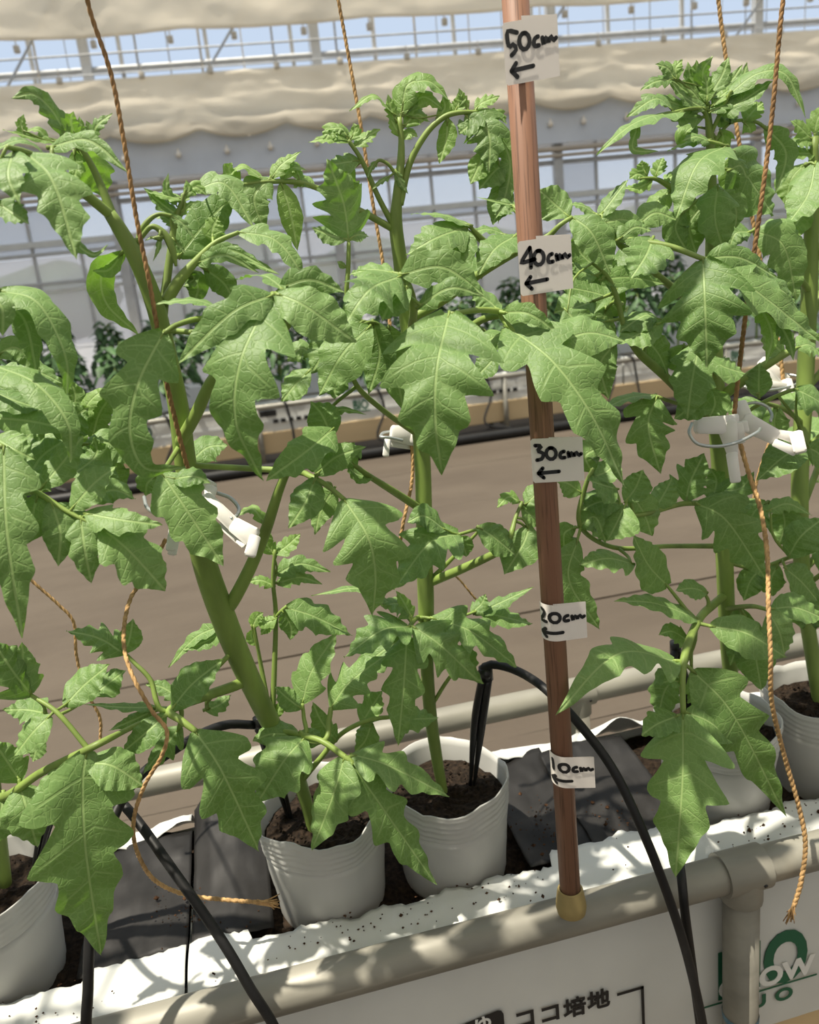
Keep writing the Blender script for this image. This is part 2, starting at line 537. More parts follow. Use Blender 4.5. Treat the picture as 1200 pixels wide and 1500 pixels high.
for i in range(50):
    x = WX0 + .36 * i + rs.uniform(-.1, .1)
    m = MB(); tube(m, [(x, WY - .12, 3.2), (x + .02, WY - .12, 4.3)], rs.choice((.005, .007, .012)), n=2, k=6); m.build('cord', M[rs.choice(('clip_far', 'galv_far', 'bulb'))], wall)
for i in range(20):
    x = WX0 + .9 * i
    m = MB(); box(m, (x - .02, WY - .05, 2.76), (x + .02, WY - .01, 4.4)); m.build('glazing_bar', M['galv_far'], wall, smooth=False)
wall.rotation_euler.z = math.radians(-3.5)


def cloth(name, x0, x1, z_top, z_bot, y, sw, scallop, folds, label, lean=0.0):
    """gathered curtain hung along the wall, scalloped hem, real folds"""
    nx, nz = 320, 26
    v = []
    for i in range(nx + 1):
        x = x0 + (x1 - x0) * i / nx
        ph = (x / sw) % 1.0
        hang = 1 - (2 * ph - 1) ** 2
        for j in range(nz + 1):
            t = j / nz
            zb = z_bot - scallop * hang
            z = z_top + (zb - z_top) * t
            bell = math.sin(math.pi * (t * folds % 1.0))
            yy = y - .03 - .010 * bell * (.4 + .6 * hang) - .018 * fbm(x * 1.7, t * 4, 1.3) - .005 * fbm(x * 6, t * 9, 2.3) + lean * t
            z += .012 * hang * bell
            v.append((x, yy, z))
    f = [(i * (nz + 1) + j, (i + 1) * (nz + 1) + j, (i + 1) * (nz + 1) + j + 1, i * (nz + 1) + j + 1) for i in range(nx) for j in range(nz)]
    m = MB(); m.add(v, f)
    o = m.build(name, M['curtain'], None, (2.4, WY, z_bot))
    o.rotation_euler.z = math.radians(-3.5)
    mod = o.modifiers.new('thick', 'SOLIDIFY'); mod.thickness = .006
    return tag(o, label, 'curtain')


cloth('shade_curtain', WX0, WX1, 3.20, 2.66, WY - .25, .92, .10, 3.0, 'beige gathered shade curtain with a scalloped hem under the open sky band')
cloth('shade_curtain', WX0, WX1, 4.55, 3.60, WY - .30, 1.9, .03, 2.0, 'beige shade curtain hanging above the open sky band, straight hem')


def on_wall(x, y, z):
    a = math.radians(-3.5); dx, dy = x - 2.4, y - WY
    return (2.4 + dx * math.cos(a) - dy * math.sin(a), WY + dx * math.sin(a) + dy * math.cos(a), z)


# what lies outside the wall: pale ground and a line of trees
M['outside'] = simple('pale_gravel', (.62, .60, .57), .9, var=.08, scale=3)
m = MB(); box(m, (-40, 10.4, -.2), (60, 75, -.05)); tag(m.build('ground_outside', M['outside'], None, smooth=False), kind='structure')
M['tree'] = simple('tree_foliage', (.055, .095, .040), .9, var=.3, scale=.6)
rs = random.Random(21)
for i in range(9):
    bm = bmesh.new(); bmesh.ops.create_icosphere(bm, subdivisions=3, radius=1)
    w, h = rs.uniform(3.2, 4.6), rs.uniform(2.6, 4.4)
    v = []
    for q in bm.verts:
        c = np.array(q.co); k = 1 + .28 * fbm(c[0] * 2.2 + i, c[1] * 2.2, c[2] * 2.2)
        v.append((c[0] * w * k, c[1] * w * .7 * k, h * .95 + c[2] * h * .8 * k))
    crown = MB(); crown.add(v, [tuple(x.index for x in f.verts) for f in bm.faces]); bm.free()
    t = empty('tree', (-20 + 9.6 * i, 52 + rs.uniform(-4, 4), -.05), 'tree far outside the greenhouse wall, seen through the panes', 'tree', 'trees outside the greenhouse')
    org = WORG[t.name]
    crown.v = [crown.v[0] + org]; crown.build('crown', M['tree'], t)
    m = MB(); tube(m, [org, org + np.array((.1, 0, h * .6))], [.35, .2], n=3, k=8); m.build('trunk', M['tree'], t, org)

# unseen overhead screens, added to dim the sky light; gap shaped for the sun
added_ceil = empty('added_ceiling', (2, 3, 4.6), kind='structure')
M['added_screen'] = simple('added_screen_cloth', (.62, .58, .50), .9, var=.04, scale=2, trans=.3)
for y0, y1 in ((3.6, 7.6), (-9.0, -.25)):
    v = []; nx, ny = 60, 24
    for i in range(nx + 1):
        for j in range(ny + 1):
            x = -7 + 18 * i / nx; y = y0 + (y1 - y0) * j / ny
            v.append((x, y, 4.6 + .05 * math.sin(y * 5.2) + .02 * fbm(x, y)))
    m = MB(); m.add(v, [(i * (ny + 1) + j, (i + 1) * (ny + 1) + j, (i + 1) * (ny + 1) + j + 1, i * (ny + 1) + j + 1) for i in range(nx) for j in range(ny)])
    m.build('added_screen', M['added_screen'], added_ceil)
M['added_wall_film'] = simple('added_side_wall_film', (.60, .58, .54), .8, var=.05, scale=2, trans=.3)  # unseen side and front walls, added to cut ambient light
for nm, a, b, ins in (('added_wall_left', (-7.06, -9), (-7.0, 9.2), 0), ('added_wall_right', (11.0, -9), (11.06, 9.2), 0), ('added_wall_front', (-7, -9.06), (11, -9.0), 1)):
    so = empty(nm, ((a[0] + b[0]) / 2, (a[1] + b[1]) / 2, 0), kind='structure')
    m = MB(); box(m, (a[0], a[1], 0), (b[0], b[1], 3.6)); m.build('added_wall_film', M['added_wall_film'], so, smooth=False)
    for k in range(7):
        t = k / 6; x = a[0] + (b[0] - a[0]) * t if ins else (a[0] + b[0]) / 2; y = a[1] + (b[1] - a[1]) * t if not ins else (a[1] + b[1]) / 2
        m = MB(); box(m, (x - .06, y - .06, 0), (x + .06, y + .06, 4.6)); m.build('post', M['galv_far'], so, smooth=False)
for y in (3.6, -.25):
    m = MB(); tube(m, [(-7, y, 4.6), (11, y, 4.6)], .02, n=2, k=8); m.build('added_screen_rail', M['galv_far'], added_ceil)


# hooks that carry the curtains, and pale knobs along the gutter
hm = None
for i in range(34):
    x = -2.7 + .36 * i + random.uniform(-.06, .06)
    z = 3.525 if i % 2 else 3.215
    if hm is None:
        b = MB(); bbox_bev(b, (-.030, -.025, -.035), (.030, .025, .035), .010); tube(b, [(0, 0, .03), (0, .01, .11)], .006, n=2, k=6)
        o = b.build('curtain_hook', M['clip_far'], None, (0, 0, 0)); hm = o.data
    else:
        o = bpy.data.objects.new('curtain_hook', hm); COL.objects.link(o)
    o.location = on_wall(x, WY - .28, z)
    if z > 3.4: tag(o, 'small beige square hook under the hem of the upper curtain', 'hook', 'hooks of the upper curtain')
    else: tag(o, 'small beige square hook along the top of the scalloped curtain', 'hook', 'hooks of the scalloped curtain')
km = None
for i in range(20):
    x = -2.4 + .52 * i + random.uniform(-.08, .08)
    if km is None:
        b = MB()
        prof = [(0.0, -.034), (.018, -.030), (.030, -.012), (.030, .010), (.018, .026), (.010, .034), (.010, .055)]
        v = []; f = []
        for r, z in prof:
            for k in range(10): v.append((r * math.cos(k * .6283), r * math.sin(k * .6283), z))
        for i2 in range(len(prof) - 1):
            for k in range(10): f.append((i2 * 10 + k, i2 * 10 + (k + 1) % 10, i2 * 10 + 10 + (k + 1) % 10, i2 * 10 + 10 + k))
        b.add(v, f); o = b.build('pale_knob', M['bulb'], None, (0, 0, 0)); km = o.data
    else:
        o = bpy.data.objects.new('pale_knob', km); COL.objects.link(o)
    o.location = on_wall(x, WY - .235, 2.44)
    tag(o, 'small pale round knob on the blue-grey gutter', 'knob', 'pale knobs along the gutter')

# ================================================================ STEEL BED FRAMES, BAGS, BOARDS
PIPE_R = .0127


def bed_frame(name, yf, yb, x0, x1, legs, label, z=.287, joints=True):
    o = empty(name, ((x0 + x1) / 2, (yf + yb) / 2, 0), label, 'bed frame')
    for y in (yf, yb):
        m = MB(); tube(m, [(x0, y, z), ((x0 + x1) / 2, y, z), (x1, y, z)], PIPE_R, n=3, k=20); m.build('rail_pipe', M['galv'], o)
    for x in legs:
        for y in (yf, yb):
            m = MB(); tube(m, [(x, y, 0.0), (x, y, z - .008)], PIPE_R * .98, n=2, k=18); lg = m.build('leg', M['galv'], o, (x, y, 0))
            if joints:
                m = MB(); tube(m, [(x - .0165, y, z), (x + .0165, y, z)], PIPE_R * 1.19, n=2, k=20)
                tube(m, [(x, y, z - .0225), (x, y, z)], PIPE_R * 1.14, n=2, k=18)
                pj = m.build('pipe_joint', M['galv'], o, sharp=35)
                m = MB(); tube(m, [(x + .009, y - .0140, z - .004), (x + .009, y - .01515, z - .0043)], .0014, n=2, k=10); m.build('screw_hole', M['ink_black'], pj)
                m = MB(); tube(m, [(x, y, .158), (x, y, .163)], PIPE_R * 1.0 + .0002, n=2, k=18, cap=False); m.build('blue_band', M['tape'], lg)
        m = MB(); tube(m, [(x, yf, .055), (x, yb, .055)], PIPE_R * .8, n=2, k=12); m.build('cross_pipe', M['galv'], o)
    return o


bed_frame('bed_frame', .4145, .691, -.95, 1.35, (-.713, .287), 'galvanised steel pipe bed frame with tee joints holding the potted tomato plants')
bed_frame('bed_frame', 3.70, 3.96, -3.2, 5.2, (-2.35, -1.15, .05, 1.25, 2.45, 3.65, 4.85), 'distant galvanised pipe bed frame across the brown aisle', joints=False)


def board(y0, y1, x0, x1, z0, z1, label):
    m = MB(); bbox_bev(m, (x0, y0, z0), (x1, y1, z1), .004)
    tag(m.build('support_board', M['board'], None, smooth=False), label, 'board')


board(.436, .620, -.95, 1.35, .0645, .118, 'beige board under the white grow bags beside the wooden measuring pole')
board(3.72, 3.94, -3.2, 5.2, .0645, .165, 'long beige board under the distant row of bags across the aisle')


def bag_body(mb, x0, x1, y0, y1, z0, z1, nx=60, wob=.0016, seed=0):
    """front, back and end sheets of a filled bag, crumpled a little"""
    nz = 14
    ring = [(y0, z0 + (z1 - z0) * j / nz) for j in range(nz + 1)]
    v = []; f = []
    for side, yy, sg in (('f', y0, -1), ('b', y1, 1)):
        b = len(v)
        for i in range(nx + 1):
            x = x0 + (x1 - x0) * i / nx
            for j in range(nz + 1):
                t = j / nz
                bulge = .002 * math.sin(math.pi * t)
                w = wob * fbm(x * 26 + seed, t * 2.2 + x * 9, seed) + wob * 1.5 * math.exp(-((t - .33) / .03) ** 2)
                v.append((x, yy + sg * (bulge + w), z0 + (z1 - z0) * t))
        for i in range(nx):
            for j in range(nz):
                a = b + i * (nz + 1) + j
                q = (a, a + nz + 1, a + nz + 2, a + 1)
                f.append(q if sg < 0 else q[::-1])
    for x, rev in ((x0, False), (x1, True)):
        b = len(v); v += [(x, y0, z0), (x, y1, z0), (x, y1, z1), (x, y0, z1)]
        q = (b, b + 3, b + 2, b + 1); f.append(q[::-1] if rev else q)
    b = len(v); v += [(x0, y0, z0), (x1, y0, z0), (x1, y1, z0), (x0, y1, z0)]; f.append((b, b + 3, b + 2, b + 1))
    mb.add(v, f)


def sheet(mb, x0, x1, nx, ny, yfun0, yfun1, zfun):
    v = []
    for i in range(nx + 1):
        x = x0 + (x1 - x0) * i / nx
        a, b = yfun0(x), yfun1(x)
        for j in range(ny + 1):
            t = j / ny; y = a + (b - a) * t
            v.append((x, y, zfun(x, y, t)))
    f = [(i * (ny + 1) + j, (i + 1) * (ny + 1) + j, (i + 1) * (ny + 1) + j + 1, i * (ny + 1) + j + 1) for i in range(nx) for j in range(ny)]
    mb.add(v, f)


POT_X = [-.318, -.222, .0085, .1030, .3275, .4255]
POT_Y = .506


def grow_bag(x0, x1, label, seed):
    o = empty('grow_bag', ((x0 + x1) / 2, .555, .118), label, 'grow bag', 'white grow bags on the near bed')
    m = MB(); bag_body(m, x0, x1, .4322, .618, .1185, .279, nx=int(120 * (x1 - x0)) + 20, wob=.0009, seed=seed); m.build('bag_film', M['film_white'], o)
    # coir bed inside
    m = MB(); sheet(m, x0 + .003, x1 - .003, int(180 * (x1 - x0)), 40, lambda x: .440, lambda x: .615,
                    lambda x, y, t: .2715 + .006 * fbm(x * 55, y * 55, seed) + .003 * fbm(x * 170, y * 170, seed))
    tag(m.build('coir', M['soil'], o), kind='stuff')

    def near_pot(x):
        return min(abs(x - p) for p in POT_X)

    def edge(x):  # ragged cut edge of the front lip
        d = near_pot(x)
        base = .4615 if d < .062 else .4735
        return base + .0035 * fbm(x * 60, 3.3, seed) + .0025 * fbm(x * 260, 7, seed)
    m = MB(); sheet(m, x0, x1, int(330 * (x1 - x0)), 9, lambda x: .4308 if min(abs(x - .287), abs(x + .713)) < .024 else .4275, edge,
                    lambda x, y, t: .2815 + .007 * math.sin(math.pi * min(1, t * .6)) + .0022 * fbm(x * 30, y * 30, seed + 2) * (t + .15) + .004 * max(0, fbm(x * 45, 1, seed)) * t ** 4)
    fr = m.build('front_lip', M['film_white'], o)
    md = fr.modifiers.new('thick', 'SOLIDIFY'); md.thickness = .0004
    # back flap standing up behind the pots
    m = MB(); sheet(m, x0, x1, int(260 * (x1 - x0)), 10, lambda x: .620, lambda x: .592 + .012 * fbm(x * 9, 5, seed) + .004 * fbm(x * 50, 9, seed),
                    lambda x, y, t: .280 + .012 * math.sin(math.pi * t) + (.014 + .018 * fbm(x * 16, 2, seed)) * t ** 2 + .004 * fbm(x * 40, y * 30, seed))
    bk = m.build('back_flap', M['film_white'], o)
    md = bk.modifiers.new('thick', 'SOLIDIFY'); md.thickness = .0004
    return o


SEAM = -.094
bag_l = grow_bag(-.95, SEAM - .001, 'white film grow bag', 1)
bag_l['label'] = 'white grow bag with a plain unprinted front, ending at the seam'
bag_r = grow_bag(SEAM + .001, 1.06, 'white grow bag printed with a green logo and black lettering', 5)
for bag in (bag_l, bag_r):
    if 'group' in bag: del bag['group']


def lining(bag, x0, x1, y0, y1, zf, seed):
    m = MB()
    sheet(m, x0, x1, int(420 * (x1 - x0)), 22, lambda x: y0 + .004 * fbm(x * 30, 1, seed), lambda x: y1 + .012 * fbm(x * 14, 4, seed),
          lambda x, y, t: zf(x, y, t) + .0035 * fbm(x * 24, y * 24, seed) + .0012 * fbm(x * 90, y * 60, seed))
    o = m.build('black_lining', M['film_black'], bag)
    md = o.modifiers.new('thick', 'SOLIDIFY'); md.thickness = .0004


def zl(x, y, t): return .2845 + .010 * t ** 2 - .004 * max(0, .25 - t)
def zl2(x, y, t):
    e = min(1, max(0, (x + .092) / .014))
    return .2845 + .020 * t ** 2 - .004 * max(0, .25 - t) + .004 * math.sin(math.pi * min(1, (x + .092) / .055)) + .012 * t * e
lining(bag_l, -.168, -.0955, .474, .592, zl, 3)
lining(bag_r, -.0925, -.036, .474, .606, zl2, 6)
lining(bag_r, .152, .209, .470, .595, zl, 8)
lining(bag_r, .205, .284, .474, .588, lambda x, y, t: zl(x, y, t) + .002, 12)
lining(bag_r, .475, .80, .474, .60, zl, 15)
lining(bag_l, -.95, -.372, .474, .60, zl, 17)

# ---- print on the bag front: logo, Japanese lettering, bracket, dark block
YP = .4288


def pz(x, y):
    p = P(x, y, YP); return p


def put_text(s, x, y, h, mat, name, bold=0.0, sx=1.0, dy=0.0):
    p = pz(x, y)
    return text_mesh(name, s, h, mat, bag_r, (p[0], YP - dy, p[2]), bold, sx)


for ch, x, y in (('コ', 753, 1508), ('コ', 790, 1500), ('培', 826, 1491), ('地', 861, 1480)):
    put_text(ch, x, y, .0178, M['ink_black'], 'lettering', .00045)
m = MB()
a = pz(904, 1455); b = pz(943, 1444); zt = b[2]
box(m, (a[0], YP - .0003, zt - .0022), (b[0], YP, zt)); box(m, (b[0] - .0022, YP - .0003, .1215), (b[0], YP, zt))
m.build('bracket_line', M['ink_black'], bag_r, smooth=False)
m = MB(); a = pz(672, 1520); b = pz(737, 1478); r = .004; zt = b[2]
pts = [(a[0] - .03, .13), (b[0], .13), (b[0], zt - r), (b[0] - r * .3, zt - r * .3), (b[0] - r, zt), (a[0], zt - .004), (a[0] - .03, zt - .016)]
v = [(x, YP - .0003, z) for x, z in pts] + [(x, YP, z) for x, z in pts]; n = len(pts)
m.add(v, [tuple(range(n))] + [(i, i + n, (i + 1) % n + n, (i + 1) % n) for i in range(n)])
m.build('dark_block', M['ink_black'], bag_r, smooth=False)
put_text('ゆ', 694, 1512, .014, M['ink_white'], 'lettering', .0004, dy=.0005)
# green logo
pB = pz(1054, 1455)
text_mesh('logo_letters', 'B', .061, M['ink_green'], bag_r, (pB[0] - .003, YP, pB[2] - .0055), .0011, .62)
pI = pz(1110, 1440)
text_mesh('logo_letters', 'I', .061, M['ink_green'], bag_r, (pB[0] + .0245, YP, pB[2] - .0055), .0018, .8)
text_mesh('logo_letters', 'O', .063, M['ink_green'], bag_r, (pB[0] + .0370, YP, pB[2] - .0055), .0024, .74)
text_mesh('logo_letters', 'GROW', .0235, M['ink_white'], bag_r, (pB[0] - .001, YP - .0004, pB[2] - .0055), .0009, 1.08)
m = MB(); zt = pB[2] - .0085; box(m, (pB[0] - .014, YP - .0003, zt - .0014), (pB[0] + .084, YP, zt)); m.build('logo_line', M['ink_green'], bag_r, smooth=False)
for ch, dx in (('D', .003), ('U', .0265), ('O', .0475)):
    text_mesh('logo_letters', ch, .0155, M['ink_green'], bag_r, (pB[0] + dx, YP, zt - .0160), .0005, 1.25)

# ---- distant bags with the same logo
fx = -3.1
k = 0
while fx < 5.0:
    w = 1.0
    o = empty('grow_bag', (fx + w / 2, 3.83, .165), 'distant white grow bag on the bed across the aisle', 'grow bag', 'distant grow bags across the aisle')
    m = MB(); bag_body(m, fx, fx + w - .01, 3.73, 3.934, .166, .285, nx=20, wob=.004, seed=20 + k); m.build('bag_film', M['film_white'], o)
    m = MB(); sheet(m, fx, fx + w - .01, 30, 8, lambda x: 3.728, lambda x: 3.936, lambda x, y, t: .284 + .012 * math.sin(math.pi * t) + .006 * fbm(x * 12, y * 12, k)); m.build('bag_top', M['film_white'], o)
    zz = .205
    text_mesh('logo_letters', 'BIO', .062, M['ink_green'], o, (fx + .60, 3.721, zz + .012), .002, .75)
    m = MB(); box(m, (fx + .60, 3.7205, zz), (fx + .68, 3.724, zz + .006)); m.build('logo_line', M['ink_green'], o, smooth=False)
    for q in range(6):
        m = MB(); box(m, (fx + .22 + q * .036, 3.7205, zz), (fx + .243 + q * .036, 3.724, zz + .018)); m.build('lettering', M['ink_black'], o, smooth=False)
    m = MB(); box(m, (fx + .16, 3.7205, zz + .035), (fx + .24, 3.724, zz + .062)); m.build('dark_block', M['ink_black'], o, smooth=False)
    fx += w; k += 1

# ================================================================ POTS
GA = 'pair of pots beside the wooden pole'


def nursery_pot(X, label, group, seed, tilt=0.0, zb=.266):
    o = empty('nursery_pot', (X, POT_Y, zb), label, 'pot', group)
    H = .086; k = 48
    prof = [(0.0, .034), (.003, .0385)]
    for i in range(1, 12): prof.append((H * .72 * i / 11, .0385 + .0052 * i / 11))
    for i in range(24):
        t = i / 23
        prof.append((H * (.72 + .28 * t), 0.0437 + .0018 * t + .0005 * (math.sin(t * math.pi * 10) > .2)))
    def rad(a, z, r):
        e = z / H
        sq = 1 + .028 * e * math.cos(4 * a + seed)          # the soft pot is slightly squared off
        return r * sq, (1 + .13 * e)
    v = []; f = []
    n = len(prof)
    full = prof + [(H * (1 - .30 * i / 4), .0455 - .0010 - .002 * i / 4) for i in range(5)]
    for z, r in full:
        for j in range(k):
            a = 2 * math.pi * j / k
            rr, ey = rad(a, z, r)
            lip = .006 * (z / H) ** 4 * fbm(math.cos(a) * 1.4 + seed, math.sin(a) * 1.4, seed)
            wv = .0007 * fbm(a * 3, z * 60, seed)
            v.append((X + (rr + wv) * math.cos(a) + tilt * z * .1, POT_Y + (rr + wv) * ey * math.sin(a), zb + z + lip))
    for i in range(len(full) - 1):
        for j in range(k):
            a, b = i * k + j, i * k + (j + 1) % k
            f.append((a, b, b + k, a + k))
    f.append(tuple(range(k))[::-1])
    m = MB(); m.add(v, f); m.build('pot_body', M['pot'], o, (X, POT_Y, zb))
    # soil
    sv = []; sf = []; R = 16; kk = 44; zs = zb + H * .80
    sv.append((X, POT_Y, zs + .004))
    for i in range(1, R + 1):
        for j in range(kk):
            a = 2 * math.pi * j / kk; r = .0419 * (1 + .024 * math.cos(4 * a + seed)) * i / R
            x = X + r * math.cos(a); y = POT_Y + r * 1.11 * math.sin(a)
            sv.append((x, y, zs + .004 * fbm(x * 60, y * 60, seed) + .0035 * abs(fbm(x * 210, y * 210, seed)) - (.002 if i == R else 0)))
    for j in range(kk): sf.append((0, 1 + j, 1 + (j + 1) % kk))
    for i in range(R - 1):
        for j in range(kk):
            a, b = 1 + i * kk + j, 1 + i * kk + (j + 1) % kk
            sf.append((a, a + kk, b + kk, b))
    ms = MB(); ms.add(sv, sf)
    rs = random.Random(seed)
    for q in range(120):                       # crumbs on the soil
        a = rs.uniform(0, 6.28); r = .040 * math.sqrt(rs.random()); s = rs.uniform(.0005, .0018)
        c = np.array((X + r * math.cos(a), POT_Y + r * math.sin(a), zs + .003 + s * .3))
        vv = [c + s * np.array(d) * rs.uniform(.6, 1.3) for d in ((1, 0, 0), (-1, 0, 0), (0, 1, 0), (0, -1, 0), (0, 0, 1), (0, 0, -1))]
        ms.add(vv, [(0, 2, 4), (2, 1, 4), (1, 3, 4), (3, 0, 4), (2, 0, 5), (1, 2, 5), (3, 1, 5), (0, 3, 5)])
    tag(ms.build('soil', M['soil'], o, (X, POT_Y, zs), smooth=False), kind='stuff')
    return o


nursery_pot(POT_X[0], 'unseen white plastic nursery pot at the outer end of the row beside the dark-leaved plant', None, 10)  # out of view, added to hold the shading plant
nursery_pot(POT_X[1], 'white plastic nursery pot with a black drip stake under the dark hanging leaves', None, 11)
nursery_pot(POT_X[2], 'white plastic nursery pot holding the thick leaning stem, beside the curled twine end', None, 12)
nursery_pot(POT_X[3], 'white plastic nursery pot with a straight stem and drip stake, next to the wooden pole', None, 13)
nursery_pot(POT_X[4], 'white plastic nursery pot half hidden behind the big drooping lobed leaf', None, 14)
nursery_pot(POT_X[5], 'white plastic nursery pot beyond the hanging twine end', None, 15)

# loose crumbs on the film
rs = random.Random(3); m = MB()
for q in range(520):
    if q < 300:
        X = rs.choice(POT_X) + rs.gauss(0, .05); Y = rs.uniform(.434, .466); z = .2885
    else:
        cx, cy = rs.choice([(-.085, .50), (-.1, .52), (.185, .52), (.24, .50), (.175, .49)]); X = cx + rs.gauss(0, .014); Y = cy + rs.gauss(0, .012); z = .289
    s = rs.uniform(.0003, .0011) if q % 9 else rs.uniform(.001, .0022)
    c = np.array((X, Y, z))
    vv = [c + s * np.array(d) * rs.uniform(.6, 1.3) for d in ((1, 0, 0), (-1, 0, 0), (0, 1, 0), (0, -1, 0), (0, 0, 1), (0, 0, -1))]
    m.add(vv, [(0, 2, 4), (2, 1, 4), (1, 3, 4), (3, 0, 4), (2, 0, 5), (1, 2, 5), (3, 1, 5), (0, 3, 5)])
tag(m.build('soil_crumbs', M['soil_red'], None, smooth=False), 'dark soil crumbs scattered over the white and black film', 'soil', kind='stuff')

# ================================================================ MEASURING POLE
PX, PYY, PZ0 = P(838, 1345, .405)
PZ0 = .2985
pole = empty('measuring_pole', (PX, PYY, PZ0), 'wood-grain measuring pole with paper labels marked 10cm to 50cm standing on the pipe', 'pole')
m = MB(); tube(m, [(PX, PYY, PZ0 + .004), (PX, PYY, PZ0 + .70)], .0066, n=2, k=28); m.build('shaft', M['wood'], pole, (PX, PYY, PZ0))
prof = [(.0068, 0), (.0092, .0012), (.0096, .004), (.0099, .0055), (.0097, .0065), (.0097, .0085), (.0093, .0095), (.0093, .0115), (.0089, .0125), (.0089, .0145), (.0085, .0155), (.0084, .0175), (.0078, .0188), (.0069, .0190)]
v = []; f = []
for r, z in prof:
    for j in range(32): v.append((PX + r * math.cos(j * math.pi / 16), PYY + r * math.sin(j * math.pi / 16), PZ0 + z))
for i in range(len(prof) - 1):
    for j in range(32): f.append((i * 32 + j, i * 32 + (j + 1) % 32, i * 32 + 32 + (j + 1) % 32, i * 32 + 32 + j))
f.append(tuple(range(32))[::-1])
m = MB(); m.add(v, f); m.build('rubber_foot', M['foot'], pole, sharp=30)

# ---- paper labels
GL = {
    '5': [[(.25, .19), (.08, .15), (.09, .39), (.16, .36), (.21, .41), (.21, .47), (.13, .53)]],
    '4': [[(.22, .14), (.06, .36), (.07, .39), (.30, .36)], [(.22, .14), (.23, .30), (.22, .50)]],
    '3': [[(.08, .15), (.20, .17), (.12, .27), (.22, .33), (.20, .45), (.10, .48)]],
    '2': [[(.06, .20), (.13, .14), (.19, .20), (.16, .34), (.07, .46), (.22, .47)]],
    '1': [[(.15, .17), (.16, .32), (.16, .47)]],
}
ZERO = [(.376 + .095 * math.sin(a), .345 - .13 * math.cos(a)) for a in np.linspace(-.2, 6.5, 18)]
CEE = [(.625, .31), (.575, .33), (.545, .39), (.565, .45), (.635, .45)]
EMM = [(.705, .34), (.725, .47), (.745, .37), (.795, .35), (.81, .455), (.835, .36), (.885, .35), (.895, .42), (.955, .38)]
ARW = [[(.51, .76), (.11, .78)], [(.20, .67), (.11, .78), (.21, .89)]]


def paper_label(digit, x0, yc, width, height, slope, wrap, yaw, umin=0.0):
    """folded paper label: front sheet, fold at the free end, back sheet against the pole"""
    zc = P(x0, yc, PYY)[2]
    R = .0071
    ca, sa = math.cos(yaw), math.sin(yaw)

    def sec(s, off=0.0):
        """section point at arc length s from the left end (local x right, y away)"""
        if wrap:
            arc = wrap * R
            if s < arc:
                a = -wrap + s / R
                x, y = (R + off) * math.sin(a), -(R + off) * math.cos(a)
            else:
                x, y = s - arc, -(R + off)
        else:
            x, y = s - .0098, -(R + off)
        return (PX + x * ca - y * sa, PYY + x * sa + y * ca)
    nu = 26
    lab = None
    v = []; f = []
    for i in range(nu + 1):
        s = width * i / nu
        x, y = sec(s, .0003)
        dz = slope * (s - width * .35)
        c = .0012 if i in (0,) else 0
        v += [(x, y, zc - height / 2 + dz + c), (x, y, zc + height / 2 + dz - c)]
    for i in range(nu): f.append((i * 2, i * 2 + 2, i * 2 + 3, i * 2 + 1))
    b = len(v)
    s0 = width * .36
    for i in range(nu + 1):
        s = width - (width - s0) * i / nu
        x, y = sec(s, .0003 - .0004 - .0004 * min(1, i / 3))
        dz = slope * (width * .65) * (1 - .55 * i / nu) + .0012 * i / nu
        v += [(x, y, zc - height / 2 + dz), (x, y, zc + height / 2 + dz)]
    f.append((nu * 2, b, b + 1, nu * 2 + 1))
    for i in range(nu): f.append((b + i * 2, b + i * 2 + 2, b + i * 2 + 3, b + i * 2 + 1))
    m = MB(); m.add(v, f); lab = m.build('paper_label', M['paper'], pole, smooth=True, sharp=50)
    # handwriting
    m = MB()
    strokes = GL[digit] + [ZERO, CEE, EMM] + ARW
    for st in strokes:
        q = catmull(np.array([(a, c, 0) for a, c in st]), 14 if len(st) > 2 else 8)
        if len(st) == 3 and st[1] == (.11, .78):
            q = np.concatenate([catmull(np.array([(*st[0], 0), (*st[1], 0)]), 6), catmull(np.array([(*st[1], 0), (*st[2], 0)]), 6)])
        q = q[q[:, 0] > umin]
        if len(q) < 2: continue
        hw = .00105
        pl = []
        T2 = np.gradient(q[:, :2] * np.array([width, -height]), axis=0); T2 /= np.linalg.norm(T2, axis=1)[:, None] + 1e-9
        def put(s, z):
            x, y = sec(s, .0007); return (x, y, zc + z + slope * (s - width * .35))
        vv = []; ff = []
        for i in range(len(q)):
            s = q[i, 0] * width; z = height / 2 - q[i, 1] * height
            nx, nz = -T2[i, 1], T2[i, 0]
            vv += [put(s - nx * hw, z - nz * hw), put(s + nx * hw, z + nz * hw)]
        for i in range(len(q) - 1): ff.append((i * 2, i * 2 + 1, i * 2 + 3, i * 2 + 2))
        m.add(vv, ff)
        for i in (0, len(q) - 1):               # round stroke ends
            s = q[i, 0] * width; z = height / 2 - q[i, 1] * height
            ring = [put(s + hw * math.cos(a), z + hw * math.sin(a)) for a in np.linspace(0, 2 * math.pi, 10, endpoint=False)]
            m.add(ring, [tuple(range(10))])
    m.build('handwriting', M['ink_black'], lab, smooth=False)


paper_label('5', 768, 82, .0275, .0270, .10, 0, math.radians(-2))
paper_label('4', 787, 391, .0290, .0268, .04, 0, math.radians(0))
paper_label('3', 798, 671, .0300, .0245, -.10, 0, math.radians(0))
paper_label('2', 810, 906, .0312, .0225, -.08, 1.95, math.radians(2), .10)
paper_label('1', 822, 1122, .0305, .0215, -.20, 1.8, math.radians(-3), .10)

